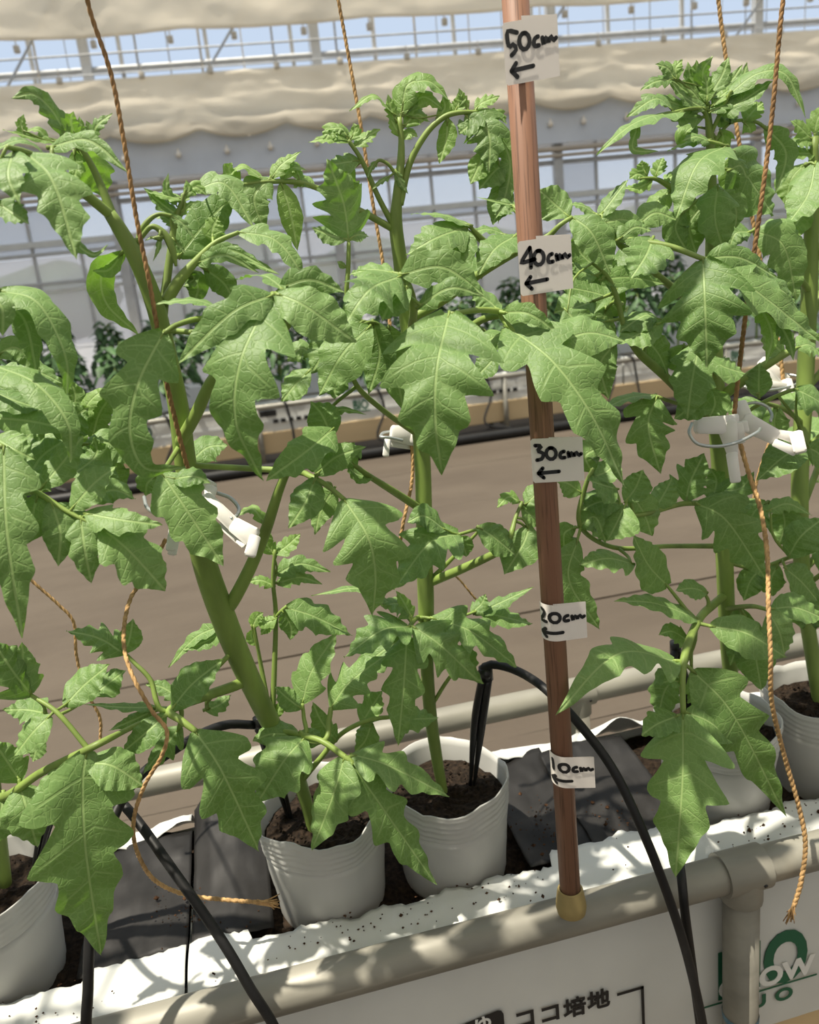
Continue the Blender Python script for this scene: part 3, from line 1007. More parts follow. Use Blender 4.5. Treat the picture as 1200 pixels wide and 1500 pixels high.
# ================================================================ HOSES, STAKES, TWINE
def line_obj(name, pts, r, mat, label, cat, group=None, k=10, n=None, flat=1.0, away=-1):
    q = [P(*p) for p in pts]
    if pts[-1][1] > 1500: q += [q[-1] + np.array((.0, -.006, -.07)), np.array((q[-1][0] + .04 * away, q[-1][1] - .05, r)), np.array((q[-1][0] + .12 * away, q[-1][1] - .28, r))]
    m = MB(); tube(m, q, r, n=n or 10 * len(q), k=k, flat=flat)
    return tag(m.build(name, mat, None), label, cat, group)


HR = .0031
line_obj('drip_hose', [(706, 985, .503), (714, 974, .500), (738, 976, .492), (768, 988, .476), (802, 1012, .452), (850, 1062, .428), (900, 1130, .408), (945, 1225, .392), (985, 1330, .384), (1012, 1420, .381), (1034, 1530, .379)], HR, M['hose'],
         'black drip hose arching from the stake behind the wooden pole down over the pipe', 'hose', away=1)
line_obj('drip_hose', [(990, 950, .510), (978, 1010, .490), (984, 1120, .445), (993, 1235, .418), (999, 1290, .394), (1004, 1340, .3885), (1012, 1400, .3900), (1030, 1540, .3900)], HR, M['hose'],
         'black drip hose hanging straight down below the drooping leaf tip', 'hose')
line_obj('drip_hose', [(95, 1122, .505), (112, 1118, .500), (150, 1148, .478), (197, 1197, .455), (250, 1270, .428), (320, 1370, .402), (365, 1445, .391), (412, 1530, .386)], HR, M['hose'],
         'black drip hose crossing the dark lining diagonally and passing over the pipe', 'hose')
line_obj('drip_hose', [(372, 1062, .512), (330, 1062, .500), (282, 1082, .482), (212, 1130, .458), (172, 1185, .438), (146, 1270, .418), (132, 1370, .400), (129, 1450, .392), (129, 1530, .390)], HR, M['hose'],
         'black drip hose hanging vertically below the big lobed leaf', 'hose')


def stake(top, bot, w, label):
    a, b = P(*top), P(*bot)
    o = empty('drip_stake', b, label, 'stake')
    m = MB(); s = w * pxm(a)
    side = RT * s * .28
    for sg in (-1, 1):
        tube(m, [a + side * sg * .8, (a + b) / 2 + side * sg, b + side * sg * .5 - np.array((0, 0, .012))], [s * .30, s * .30, s * .12], n=12, k=8)
    m.build('spike', M['stake'], o)
    m = MB(); tube(m, [a - np.array((0, 0, .004)), a + np.array((0, 0, .006))], s * .52, n=2, k=12); m.build('dripper_head', M['stake'], o)


stake((712, 988, .503), (690, 1130, .508), 20, 'black drip stake stuck in the pot beside the wooden pole')
stake((98, 1128, .505), (44, 1262, .508), 20, 'black drip stake stuck in the pot under the dark hanging leaves')
stake((990, 950, .510), (1028, 1110, .518), 16, 'black drip stake half hidden behind the big drooping leaf')
stake((380, 1062, .512), (425, 1190, .520), 16, 'black drip stake behind the thick leaning stem')


def twine(pts, w, mat, label, frayed=False, group=None):
    """two twisted strands; w = width in picture pixels"""
    raw = np.array([np.append(P(*p), w * pxm(P(*p))) for p in pts])
    up = None
    if pts[0][1] < 0:                          # hung from the wire overhead
        d = raw[0] - raw[1]; d[3] = 0; d[:3] /= d[2]
        up = np.array([raw[0] + d * k for k in np.linspace(2.35 - raw[0][2], .02, 5)])
    c = catmull(raw, 34 * (len(pts) - 1))
    m = MB()
    T, Nn, B = frames(c[:, :3], (.3, -1, .2))
    L = np.concatenate([[0], np.cumsum(np.linalg.norm(np.diff(c[:, :3], axis=0), axis=1))])
    for ph in (0, math.pi):
        ang = L / .0042 * math.pi + ph
        q = c[:, :3] + (Nn * np.cos(ang)[:, None] + B * np.sin(ang)[:, None]) * (c[:, 3] * .10)[:, None]
        tube(m, q, c[:, 3] * .32, n=len(q), k=6)
    if up is not None: tube(m, np.vstack([up[:, :3], c[:2, :3]]), np.append(up[:, 3], c[:2, 3]) * .42, n=20, k=6)
    if frayed:
        rr = random.Random(1)
        d = T[-1]
        for i in range(16):
            e = c[-1, :3]; off = np.array([rr.gauss(0, 1), rr.gauss(0, 1), rr.gauss(0, 1)]) * .0006
            sp = np.array([rr.gauss(0, 1), rr.gauss(0, 1), rr.gauss(0, 1)]) * .0022
            tube(m, [e - d * .004 + off, e + d * .004 + off + sp * .4, e + d * rr.uniform(.007, .013) + off + sp], [.0007, .0005, .0003], n=5, k=4)
    return tag(m.build('jute_twine', mat, None), label, 'twine', group)


twine([(120, -40, .42), (133, 20, .425), (163, 110, .428), (182, 210, .428), (200, 320, .425), (222, 430, .424), (240, 540, .426), (258, 620, .431), (276, 690, .436)], 9, M['jute_dark'], 'jute twine running down along the thick leaning stem to its clip')
twine([(243, 790, .462), (215, 840, .462), (190, 880, .450), (181, 935, .425), (192, 985, .405), (222, 1040, .395), (244, 1070, .392), (238, 1105, .392), (212, 1150, .395), (196, 1200, .405), (200, 1245, .425), (225, 1288, .450), (270, 1310, .462), (330, 1318, .455), (385, 1322, .452)], 8, M['jute'], 'loose jute twine end curling onto the dark lining', True)
twine([(488, -40, .60), (503, 40, .60), (528, 180, .595), (545, 290, .59), (562, 392, .585), (572, 480, .575), (590, 580, .56), (602, 640, .55), (604, 700, .545), (592, 760, .54), (585, 800, .54)], 7, M['jute'], 'pale jute twine hanging behind the middle plant')
twine([(1152, -40, .45), (1143, 40, .45), (1130, 180, .45), (1112, 320, .45), (1095, 440, .455), (1078, 585, .47), (1076, 612, .474)], 9, M['jute_dark'], 'jute twine running down in front of the bushy plant to its white clip')
twine([(1082, 640, .472), (1096, 690, .462), (1114, 745, .45), (1124, 810, .43), (1126, 890, .41), (1129, 960, .40), (1131, 1030, .402), (1150, 1110, .405), (1170, 1180, .402), (1180, 1235, .398), (1174, 1290, .396), (1163, 1328, .396)], 9, M['jute'], 'jute twine hanging below the white clip with a frayed end in front of the pipe', True)
twine([(1048, -40, .62), (1060, 60, .62), (1080, 190, .615), (1095, 280, .61), (1118, 400, .60), (1140, 500, .59), (1148, 560, .585)], 8, M['jute'], 'pale jute twine behind the bushy plant leading to the second clip')
twine([(1148, 585, .585), (1130, 640, .58), (1110, 700, .575), (1100, 760, .57)], 6, M['jute'], 'short loose twine under the clip behind the bushy plant')
twine([(-48, 780, .47), (-10, 800, .52), (25, 830, .56), (48, 852, .56), (85, 885, .56), (108, 912, .56), (112, 960, .56), (125, 1010, .56), (146, 1050, .56), (147, 1085, .56)], 6, M['jute'], 'thin twine behind the dark hanging leaves')
twine([(655, 838, .55), (672, 848, .55), (700, 880, .55), (722, 888, .55)], 4, M['jute'], 'thin bent twine end beside the straight middle stem')


m = MB(); tube(m, [(-7, .44, 2.36), (11, .44, 2.36)], .003, n=2, k=6); tube(m, [(-7, .66, 2.36), (11, .66, 2.36)], .003, n=2, k=6)
for x in (-6.9, 10.9): tube(m, [(x, .44, 2.36), (x, .66, 2.36)], .01, n=2, k=6)
tag(m.build('support_wire', M['wire'], None), 'steel wires overhead that the jute twines hang from', 'wire')


# ================================================================ PLANT CLIPS
def plant_clip(parts, ring, base, label):
    o = empty('plant_clip', P(*base), label, 'clip')
    for name, segs in parts:
        m = MB()
        for (x0, y0, Y0, x1, y1, Y1, w0, w1) in segs:
            a, b = P(x0, y0, Y0), P(x1, y1, Y1); s = pxm(a)
            beam(m, a, b, w0 * s * 1.15, w1 * s * 1.15, w0 * s * .7, w1 * s * .7, CAM - a)
        m.build(name, M['clip'], o, sharp=40)
    m = MB()
    for rg in ring: tube(m, [P(*p) for p in rg], .0011, n=10 * len(rg), k=8)
    m.build('spring_ring', M['wire'], o)


plant_clip([('jaw_lever', [(1020, 624, .462, 1066, 622, .462, 20, 24), (1064, 618, .462, 1074, 668, .455, 26, 13), (1072, 664, .455, 1078, 706, .448, 14, 13), (1052, 616, .464, 1080, 613, .468, 9, 12)]),
            ('handle_lever', [(1086, 588, .475, 1092, 616, .470, 12, 20), (1088, 616, .470, 1138, 640, .462, 24, 18), (1134, 634, .462, 1168, 642, .456, 10, 15), (1134, 648, .460, 1166, 662, .452, 10, 12), (1166, 634, .456, 1173, 662, .448, 16, 15), (1094, 628, .468, 1136, 648, .462, 10, 8)]),
            ('pivot_block', [(1080, 620, .458, 1084, 648, .458, 14, 14), (1089, 618, .456, 1092, 632, .456, 10, 10), (1072, 616, .460, 1074, 650, .460, 8, 6)])],
           [[(1014, 620, .458), (1010, 634, .452), (1022, 650, .448), (1050, 654, .446), (1080, 648, .446), (1108, 634, .450), (1114, 628, .456)],
            [(1092, 592, .478), (1108, 590, .480), (1124, 596, .478), (1131, 608, .472), (1129, 617, .466)]],
           (1075, 640, .46), 'off-white plastic clip with a wire ring holding twine on the bushy plant')
plant_clip([('jaw_lever', [(255, 762, .428, 250, 806, .420, 10, 12), (258, 778, .428, 252, 812, .420, 13, 11), (290, 760, .440, 256, 768, .430, 10, 8)]),
            ('handle_lever', [(287, 700, .455, 312, 716, .448, 13, 16), (310, 714, .446, 304, 732, .440, 15, 16), (300, 728, .438, 346, 772, .428, 18, 18), (342, 768, .428, 372, 788, .422, 20, 26), (374, 786, .420, 366, 814, .414, 14, 15), (322, 768, .434, 350, 794, .426, 8, 7), (348, 792, .424, 358, 800, .42, 6, 7)]),
            ('pivot_block', [(292, 738, .440, 306, 756, .438, 14, 12)])],
           [[(211, 728, .452), (216, 744, .440), (232, 754, .430), (250, 758, .424), (290, 764, .420), (312, 768, .424)],
            [(318, 722, .448), (338, 730, .446), (350, 745, .440), (346, 756, .432), (338, 760, .428)]],
           (300, 750, .44), 'pinkish-white plastic clip with a wire ring on the thick leaning stem')
plant_clip([('jaw_lever', [(574, 634, .548, 612, 640, .552, 20, 26), (572, 650, .55, 610, 654, .552, 8, 10), (568, 640, .545, 565, 668, .540, 8, 8)]),
            ('pivot_block', [(604, 636, .55, 622, 640, .545, 24, 20)])],
           [[(590, 645, .54), (570, 641, .538), (558, 640, .540), (562, 634, .548), (575, 632, .552)]],
           (605, 645, .55), 'greyish clip half hidden behind the large hanging leaf of the middle plant')
plant_clip([('jaw_lever', [(1085, 560, .59, 1120, 548, .59, 16, 18), (1118, 545, .59, 1140, 565, .585, 16, 14), (1150, 572, .58, 1160, 580, .575, 14, 14)]),
            ('handle_lever', [(1115, 528, .6, 1150, 560, .59, 14, 18), (1148, 560, .585, 1158, 584, .575, 20, 16), (1120, 562, .585, 1152, 566, .58, 9, 9)])],
           [[(1090, 566, .585), (1105, 572, .58), (1140, 570, .575), (1168, 562, .58), (1170, 552, .59), (1150, 548, .6)]],
           (1130, 560, .59), 'white clip in bright light on the plant behind the bushy one')
# ================================================================ TOMATO PLANTS
STY = {  # half-width along the midrib (at the vein's foot), lobe-vein positions, forward sweep of the veins
    'L': ([(0, .10), (.03, .50), (.09, .92), (.13, 1.0), (.18, .80), (.225, .44), (.27, .56), (.33, .84), (.37, .90), (.42, .68), (.465, .47), (.52, .53), (.58, .62), (.63, .52), (.68, .40), (.78, .31), (.9, .15), (1, 0)], [.11, .355, .58, .76, .9], .62),
    'M': ([(0, .12), (.04, .55), (.12, .92), (.17, .97), (.22, .86), (.27, .68), (.33, .78), (.41, .90), (.46, .84), (.52, .66), (.58, .66), (.65, .62), (.72, .48), (.82, .33), (.92, .16), (1, 0)], [.14, .40, .64, .80, .92], .52),
    'O': ([(0, .15), (.05, .50), (.15, .83), (.28, .98), (.36, 1.0), (.48, .94), (.62, .74), (.75, .52), (.88, .26), (1, 0)], [.10, .28, .46, .62, .78, .9], .40),
    'N': ([(0, .25), (.06, .70), (.14, 1.0), (.20, .82), (.25, .62), (.32, .80), (.40, .92), (.46, .72), (.51, .56), (.58, .62), (.66, .50), (.78, .34), (.9, .16), (1, 0)], [.12, .37, .6, .8], .70),
}
LMAT = {'': 'leaf', 'y': 'leaf_young', 'b': 'leaf'}
LSEED = [0]


def leaflet_mesh(path, width, style, roll, name='leaflet', NU=54, NV=5):
    """one leaflet blade: midrib along path, lobed margin, veins sunk, blade puckered and curled"""
    LSEED[0] += 1
    rs = random.Random(LSEED[0] * 7919)
    ctrl, peaks, shear = STY[style[0]]
    fine = catmull(path, NU * 2 + 1)
    c = fine[::2]
    Lm = float(np.sum(np.linalg.norm(np.diff(fine, axis=0), axis=1)))
    mid = fine[NU]
    hint = (CAM - mid) / np.linalg.norm(CAM - mid) * .62 + np.array((0, 0, .55)) + np.array((rs.uniform(-.15, .15), rs.uniform(-.1, .1), 0))
    T, Nn, B = frames(fine, hint)
    ro = math.radians(roll)
    N2 = Nn * math.cos(ro) + B * math.sin(ro)
    B2 = np.cross(T, N2)
    S = np.linspace(0, 1, 2 * NU + 1)

    def at(q):
        q = np.clip(q, 0, 1.08)
        k = np.clip(q, 0, 1)
        p = np.stack([np.interp(k, S, fine[:, d]) for d in range(3)], -1)
        nn = np.stack([np.interp(k, S, N2[:, d]) for d in range(3)], -1)
        bb = np.stack([np.interp(k, S, B2[:, d]) for d in range(3)], -1)
        tt = np.stack([np.interp(k, S, T[:, d]) for d in range(3)], -1)
        p = p + tt * ((q - k) * Lm)[..., None]
        return p, nn, bb
    u = np.linspace(0, 1, NU + 1)
    s = np.concatenate([-np.linspace(1, 0, NV + 1)[:-1] ** 1.0, np.linspace(0, 1, NV + 1)])
    UU, SS = np.meshgrid(u, s, indexing='ij')
    ctrl = np.array(ctrl)
    dense = np.linspace(0, 1, 301)
    w = np.zeros_like(UU); VU = np.zeros_like(UU)
    ker = np.exp(-np.linspace(-2, 2, 13) ** 2); ker /= ker.sum()
    for sgn in (-1, 1):
        warp = rs.uniform(-.045, .045)
        ct = np.clip(ctrl[:, 0] + warp * np.sin(math.pi * ctrl[:, 0]), 0, 1)
        cw = ctrl[:, 1] * np.array([rs.uniform(.93, 1.07) for _ in ctrl]) * rs.uniform(.92, 1.05)
        prof = np.interp(dense, ct, cw)
        sm = np.convolve(np.pad(prof, 6, mode='edge'), ker, 'valid'); sm[-4:] = prof[-4:]
        sm *= 1 + .022 * np.sin(dense * 70 + rs.uniform(0, 6)) * (1 - dense)
        pk = np.clip(np.array(peaks) + warp * np.sin(math.pi * np.array(peaks)), .02, .97)
        vv = np.interp(dense, np.concatenate([[0], pk, [1]]), np.concatenate([[0], np.arange(len(pk)) + .5, [len(pk)]]))
        msk = (SS < 0) if sgn < 0 else (SS >= 0)
        w = np.where(msk, np.interp(UU, dense, sm), w)
        VU = np.where(msk, np.interp(UU, dense, vv), VU)
    fr = VU - np.floor(VU)
    tip = np.clip((UU - .66) / .26, 0, 1); tip = tip * tip * (3 - 2 * tip)
    hw = width * .5 * 1.04 * w
    q = UU + shear * np.abs(SS) ** 1.15 * hw / max(Lm, 1e-6) * (1 - .55 * tip) - .02 * np.abs(SS) * (1 - UU)
    p, nn, bb = at(q)
    fold = rs.uniform(.02, .20); curl = rs.uniform(.10, .34)
    x = SS * hw
    ax = np.abs(x)
    h = fold * ax - curl * ax ** 2 / (width * .5 + 1e-6)
    puck = np.sin(math.pi * fr) ** 1.0 * -1 + .5
    h += width * (.014 if style[0] == 'O' else .026) * (-puck) * np.sin(math.pi * np.clip(np.abs(SS), 0, 1)) * 1.2      # blade bulges between the veins
    h += width * .035 * np.abs(SS) ** 2 * np.sin(VU * 2 * math.pi * .8 + rs.uniform(0, 6))
    h += width * .030 * np.sin(UU * rs.uniform(3, 6) + rs.uniform(0, 6)) * SS
    p = p + bb * x[..., None] + nn * h[..., None]
    nv = len(s)
    v = p.reshape(-1, 3)
    f = []
    for i in range(NU):
        for j in range(nv - 1):
            k = i * nv + j
            f.append((k, k + 1, k + nv + 1, k + nv))
    origin = np.asarray(path[0], float)
    me = bpy.data.meshes.new(name)
    me.from_pydata((v - origin).tolist(), [], f)
    me.polygons.foreach_set('use_smooth', [True] * len(me.polygons))
    li = np.zeros(len(me.loops), dtype=np.int32); me.loops.foreach_get('vertex_index', li)
    uv1 = np.stack([VU, SS * .5 + .5], -1).reshape(-1, 2)
    off = rs.uniform(0, 50)
    uv2 = np.stack([q * Lm * 100 + off, x * 100], -1).reshape(-1, 2)
    me.uv_layers.new(name='vein').data.foreach_set('uv', uv1[li].ravel())
    me.uv_layers.new(name='cm').data.foreach_set('uv', uv2[li].ravel())
    me.materials.append(M[LMAT[style[1:]]])
    return me, origin, N2


def fill_depth(pts):
    out = []; last = None
    for p in pts:
        if len(p) > 2: last = p[2]
        out.append((p[0], p[1], last) + tuple(p[3:]))
    return out


class Plant:
    def __init__(self, base, label, group=None):
        self.o = empty('tomato_plant', base, label, 'tomato plant', group)
        self.samples = []

    def stem(self, pts, old=False, name='stem'):
        p3 = np.array([P(*p[:3]) for p in pts]); r = np.array([p[3] * .5 * pxm(q) for p, q in zip(pts, p3)])
        m = MB(); tube(m, p3, r, n=7 * len(pts), k=14)
        self.samples.append(catmull(np.column_stack([p3, r]), 60))
        return m.build(name, M['stem_old' if old else 'stem'], self.o, p3[0])

    def leaf(self, rachis, leaflets, name='leaf', bridge=True):
        rachis = fill_depth(rachis)
        p3 = np.array([P(*p[:3]) for p in rachis]); r = np.array([p[3] * .5 * pxm(q) for p, q in zip(rachis, p3)])
        if bridge and self.samples:
            al = np.concatenate(self.samples); d = np.linalg.norm(al[:, :3] - p3[0], axis=1); k = int(d.argmin())
            if d[k] > .004:
                p3 = np.vstack([al[k, :3], p3]); r = np.concatenate([[max(r[0], .0015)], r])
        m = MB()
        if len(p3) < 2: p3 = np.vstack([p3, p3[0] + .002]); r = np.concatenate([r, r])
        tube(m, p3, r, n=8 * len(p3), k=10)
        cs = catmull(np.column_stack([p3, r]), 80)
        blades = []
        for lf in leaflets:
            st, w, roll, path = lf[0], lf[1], lf[2], fill_depth([(x[0], x[1]) + tuple(x[2:]) for x in lf[3]])
            q3 = np.array([P(*p[:3]) for p in path])
            if len(q3) == 2:
                md = (q3[0] + q3[1]) / 2
                L = np.linalg.norm(q3[1] - q3[0]); md = md + np.array((0, -.04, .06)) * L; q3 = np.array([q3[0], md, q3[1]])
            d = np.linalg.norm(cs[:, :3] - q3[0], axis=1); k = int(d.argmin())
            rr = float(np.clip(cs[k, 3] * .75, .0006, .0016))
            t0 = q3[1] - q3[0]; t0 /= np.linalg.norm(t0)
            if d[k] > .0015:
                mid = (cs[k, :3] + q3[0]) / 2 - t0 * d[k] * .12
                tube(m, [cs[k, :3], mid, q3[0] + t0 * .002], [rr, rr * .9, rr * .7], n=8, k=7)
            s = pxm(q3.mean(axis=0))
            wm = w * s
            # raised midrib under the blade
            tube(m, [q3[0] - t0 * .001, q3[0] + t0 * .004], [rr * .8, rr * .3], n=2, k=6)
            blades.append(leaflet_mesh(q3, wm, st, roll))
        o = m.build(name, M['stem'], self.o, p3[0])
        for me, org, _ in blades:
            b = bpy.data.objects.new('leaflet', me)
            link(b, o, org)
        return o


# ---------------------------------------------------------------- plant A: thick leaning stem
A = Plant((POT_X[2], POT_Y, .335), 'tomato plant with the thickest leaning stem, pink clip and jute twine along it')
A.stem([(462, 1240, .503, 15), (450, 1180, .499, 18), (425, 1110, .494, 24), (392, 1050, .488, 29), (352, 965, .478, 34), (322, 890, .470, 37), (296, 810, .462, 35), (275, 700, .452, 32), (262, 600, .445, 30), (245, 520, .440, 28), (228, 450, .437, 27), (205, 390, .434, 25), (178, 340, .432, 22), (160, 312, .43, 18)])
A.stem([(168, 326, .431, 16), (152, 282, .432, 12), (136, 246, .433, 10), (118, 215, .433, 8), (105, 195, .433, 6)])
A.stem([(237, 470, .440, 16), (243, 420, .445, 13), (250, 370, .448, 11), (255, 330, .45, 9), (265, 300, .45, 7), (270, 282, .45, 4)])
A.stem([(398, 1068, .492, 10), (402, 980, .500, 8), (404, 900, .502, 7), (400, 850, .502, 6), (403, 805, .502, 5)])
A.stem([(397, 1055, .49, 8), (385, 990, .498, 7), (378, 950, .50, 5), (372, 915, .50, 4)])
A.leaf([(162, 315, .43, 15), (120, 280, .42, 14), (80, 245, .405, 12), (40, 224, .39, 10), (10, 215, .38, 7)],
       [('Lb', 104, 0, [(38, 224, .39), (78, 268, .375), (112, 380, .365)]), ('M', 62, 10, [(20, 220, .385), (12, 258, .37), (30, 300, .365)]),
        ('M', 36, 30, [(75, 238, .40), (35, 206, .395), (-20, 225, .39)]), ('N', 36, 30, [(72, 216, .42), (130, 206, .41), (187, 252, .40)]),
        ('M', 44, 20, [(-6, 296, .38), (18, 312, .375), (42, 328, .37)]), ('N', 18, 0, [(98, 330, .40), (118, 362), (140, 373), (158, 358)])])
A.leaf([(118, 215, .433, 5), (108, 200, .433, 4)],
       [('N', 46, 10, [(100, 202, .433), (76, 162, .43), (48, 138, .425), (16, 144, .42)]), ('Ny', 30, 0, [(112, 205, .433), (104, 180, .43), (108, 163, .428)]),
        ('N', 24, 0, [(135, 203, .433), (142, 184, .43), (165, 166, .43)]), ('Ny', 17, 0, [(114, 203, .433), (118, 186), (116, 170)]), ('N', 16, 0, [(126, 204, .433), (130, 188), (126, 176)]),
        ('Ny', 26, 20, [(82, 208, .43), (42, 200, .425), (4, 190, .42)]), ('Ny', 17, 0, [(36, 198, .425), (31, 182), (35, 167)]), ('Ny', 20, 20, [(70, 206, .43), (55, 190), (30, 196)]),
        ('Ny', 18, 0, [(90, 204, .43), (96, 190), (90, 178)]), ('My', 66, 25, [(112, 218, .436), (134, 246, .445), (153, 290, .45)]), ('My', 34, 25, [(108, 222, .436), (112, 245), (106, 268)])])
A.leaf([(190, 362, .434, 8), (176, 372, .44, 6)], [('Oy', 44, -15, [(182, 368, .44), (150, 398, .445), (156, 445), (203, 490)]), ('Oy', 26, 0, [(180, 370, .44), (160, 395, .442), (136, 397)])])
A.leaf([(270, 285, .45, 4), (272, 278, .45, 3)],
       [('Ny', 26, 20, [(268, 292, .45), (240, 286), (213, 280)]), ('N', 28, 0, [(264, 318, .45), (236, 298), (211, 275)]), ('N', 16, 0, [(258, 300, .45), (244, 276), (247, 253)]),
        ('Ny', 26, 20, [(270, 286, .45), (286, 274), (304, 286)]), ('Ny', 18, 0, [(266, 296, .45), (276, 278), (272, 262)]), ('Ny', 18, 0, [(262, 316, .45), (278, 300), (290, 296)]), ('N', 20, 0, [(258, 332, .45), (240, 318), (228, 320)])])
A.leaf([(207, 395, .436, 8), (203, 350, .44, 8), (215, 326, .44, 8), (232, 314, .44, 6), (252, 316, .44, 5)], [('Nb', 18, 0, [(250, 316, .44), (268, 328), (285, 350)]), ('Nb', 12, 0, [(254, 350, .44), (264, 362), (272, 372)])], 'flower_truss')
A.leaf([(204, 350, .438, 7), (222, 332, .438, 8), (240, 342, .438, 11), (252, 364, .438, 11), (258, 390, .438, 4)], [('N', 10, 0, [(235, 340, .437), (232, 362), (224, 384)]), ('N', 8, 0, [(232, 350, .437), (222, 348), (212, 353)])], 'flower_truss')
A.leaf([(243, 442, .44, 18), (262, 412, .44, 17), (285, 385, .44, 12), (315, 356, .44, 8), (350, 340, .44, 6)],
       [('N', 48, -10, [(350, 340, .44), (400, 350, .435), (432, 385, .43), (447, 422, .43)]), ('My', 38, 10, [(312, 354, .445), (311, 337), (320, 317)]),
        ('Nb', 26, 30, [(290, 378, .44), (335, 366, .435), (384, 388, .43)]), ('N', 24, 30, [(286, 386, .44), (330, 374, .43), (380, 400, .425)]), ('N', 30, 0, [(318, 358, .44), (360, 380, .435), (410, 402, .43)]),
        ('Ob', 40, 0, [(298, 392, .45), (328, 415, .455), (345, 446, .455)]), ('Ob', 34, 0, [(275, 398, .45), (290, 420, .455), (283, 448, .455)]), ('Nb', 22, 0, [(272, 402, .445), (285, 408), (268, 420)])])
A.leaf([(252, 380, .452, 8), (262, 374, .46, 7)], [('Mb', 80, 15, [(262, 376, .46), (292, 338, .465), (322, 306, .465), (350, 288, .465)]), ('Ob', 54, 0, [(264, 378, .468), (296, 362, .475), (328, 340, .475)])])
A.leaf([(266, 645, .442, 18), (288, 605, .432, 18), (312, 556, .422, 17), (350, 520, .415, 15), (400, 492, .405, 14), (422, 472, .395, 13), (410, 446, .385, 11), (398, 430, .38, 9)],
       [('M', 60, -12, [(400, 432, .38), (340, 458, .372), (260, 534, .372)]), ('L', 128, 0, [(393, 440, .38), (352, 530, .362), (346, 620, .362), (386, 704, .37)]),
        ('O', 76, 10, [(405, 430, .38), (450, 450, .372), (522, 502, .372)]), ('M', 38, 35, [(416, 425, .382), (385, 404, .39), (346, 410, .40)]), ('M', 48, 30, [(410, 422, .385), (455, 410, .385), (505, 428, .385)]),
        ('O', 32, 30, [(338, 462, .40), (290, 440, .40), (228, 445, .40)]), ('M', 58, 0, [(352, 462, .40), (320, 472, .40), (280, 486, .40)]), ('M', 60, 0, [(372, 480, .405), (340, 500), (315, 520)])])
A.leaf([(345, 490, .408, 8), (300, 468, .40, 9), (262, 475, .39, 8), (240, 488, .385, 7)], [('L', 96, 0, [(240, 486, .385), (203, 560, .372), (190, 632, .370), (214, 686, .372), (272, 684, .378)])])
A.leaf([(262, 655, .444, 8), (246, 680, .42, 7), (236, 694, .41, 6)], [('Mb', 84, 0, [(236, 692, .41), (272, 745, .40), (328, 830, .395)]), ('Ob', 36, 0, [(252, 702, .408), (285, 698, .402), (308, 708, .40)]), ('O', 38, 0, [(232, 696, .415), (216, 708), (214, 727)])])
A.leaf([(272, 690, .452, 7), (282, 672, .468, 6)], [('Ob', 50, 0, [(280, 676, .468), (305, 655, .475), (334, 653, .475)])])
A.leaf([(338, 885, .47, 20), (365, 835, .46, 19), (390, 775, .45, 17), (410, 715, .44, 14), (425, 686, .435, 10), (450, 660, .43, 8), (478, 640, .43, 6)],
       [('M', 66, -20, [(488, 628, .425), (448, 662, .41), (390, 704, .405)]), ('Ob', 50, 10, [(486, 640, .43), (472, 608, .435), (455, 588, .44)]), ('Ny', 22, 0, [(388, 768, .452), (370, 746, .458), (342, 757, .46)]),
        ('Ob', 44, 0, [(480, 645, .432), (460, 680, .43), (470, 690, .43)])])
A.leaf([(424, 690, .436, 9), (455, 698, .425, 9), (480, 712, .415, 8), (505, 732, .41, 7)],
       [('L', 124, 0, [(503, 730, .41), (538, 785, .395), (550, 840, .395), (546, 904, .40)]), ('O', 52, 0, [(462, 700, .42), (448, 735, .415), (423, 774, .415)]),
        ('O', 42, 20, [(463, 695, .42), (492, 670, .42), (537, 654, .42)]), ('Ob', 48, 0, [(490, 715, .425), (470, 748, .43), (462, 783, .43)])])
A.leaf([(350, 1002, .478, 16), (300, 1020, .46, 15), (250, 1040, .44, 13), (265, 1055, .43, 11), (288, 1072, .425, 9)],
       [('O', 60, 0, [(252, 1038, .438), (282, 1002, .44), (327, 966, .44)]), ('L', 120, 0, [(285, 1070, .425), (325, 1130, .41), (380, 1248, .41)]), ('O', 44, 0, [(243, 1047, .435), (212, 1075, .43), (177, 1104, .43)]),
        ('Lb', 52, 0, [(265, 1064, .444), (240, 1095, .440), (209, 1134, .437)]), ('Mb', 28, 0, [(300, 1040, .47), (320, 1033, .475), (339, 1018, .475)])])
A.leaf([(248, 1042, .44, 8), (220, 995, .445, 7), (198, 972, .45, 6), (180, 954, .455, 5)],
       [('Lb', 60, 0, [(182, 958, .455), (145, 935), (97, 924)]), ('O', 34, 0, [(184, 956, .455), (191, 930), (195, 906)]), ('N', 24, 20, [(228, 1036, .46), (180, 1036), (123, 1031)]),
        ('N', 28, 0, [(226, 1041, .46), (190, 1057), (159, 1070)]), ('Mb', 28, 0, [(262, 1022, .47), (236, 1006, .475), (213, 1003, .475)])])
A.leaf([(395, 1070, .488, 9), (430, 1074, .475, 9), (470, 1085, .46, 9), (500, 1105, .45, 9), (520, 1120, .445, 8)],
       [('M', 90, 0, [(447, 1080, .468), (418, 1112, .455), (378, 1175, .45)]), ('M', 78, 0, [(505, 1108, .448), (488, 1165, .44), (457, 1246, .44)]), ('L', 84, 0, [(515, 1118, .445), (565, 1190, .435), (639, 1296, .435)]),
        ('L', 70, 0, [(515, 1105, .45), (570, 1122, .44), (659, 1167, .44)]), ('O', 30, 20, [(440, 1072, .47), (455, 1080, .468), (472, 1090, .465)]), ('O', 44, 0, [(440, 1078, .475), (400, 1075, .478), (370, 1085, .478)])])
A.leaf([(472, 1086, .46, 8), (482, 1055, .468, 8), (485, 1036, .472, 7)], [('L', 72, 0, [(484, 1038, .472), (512, 1000, .47), (567, 958, .47)])])
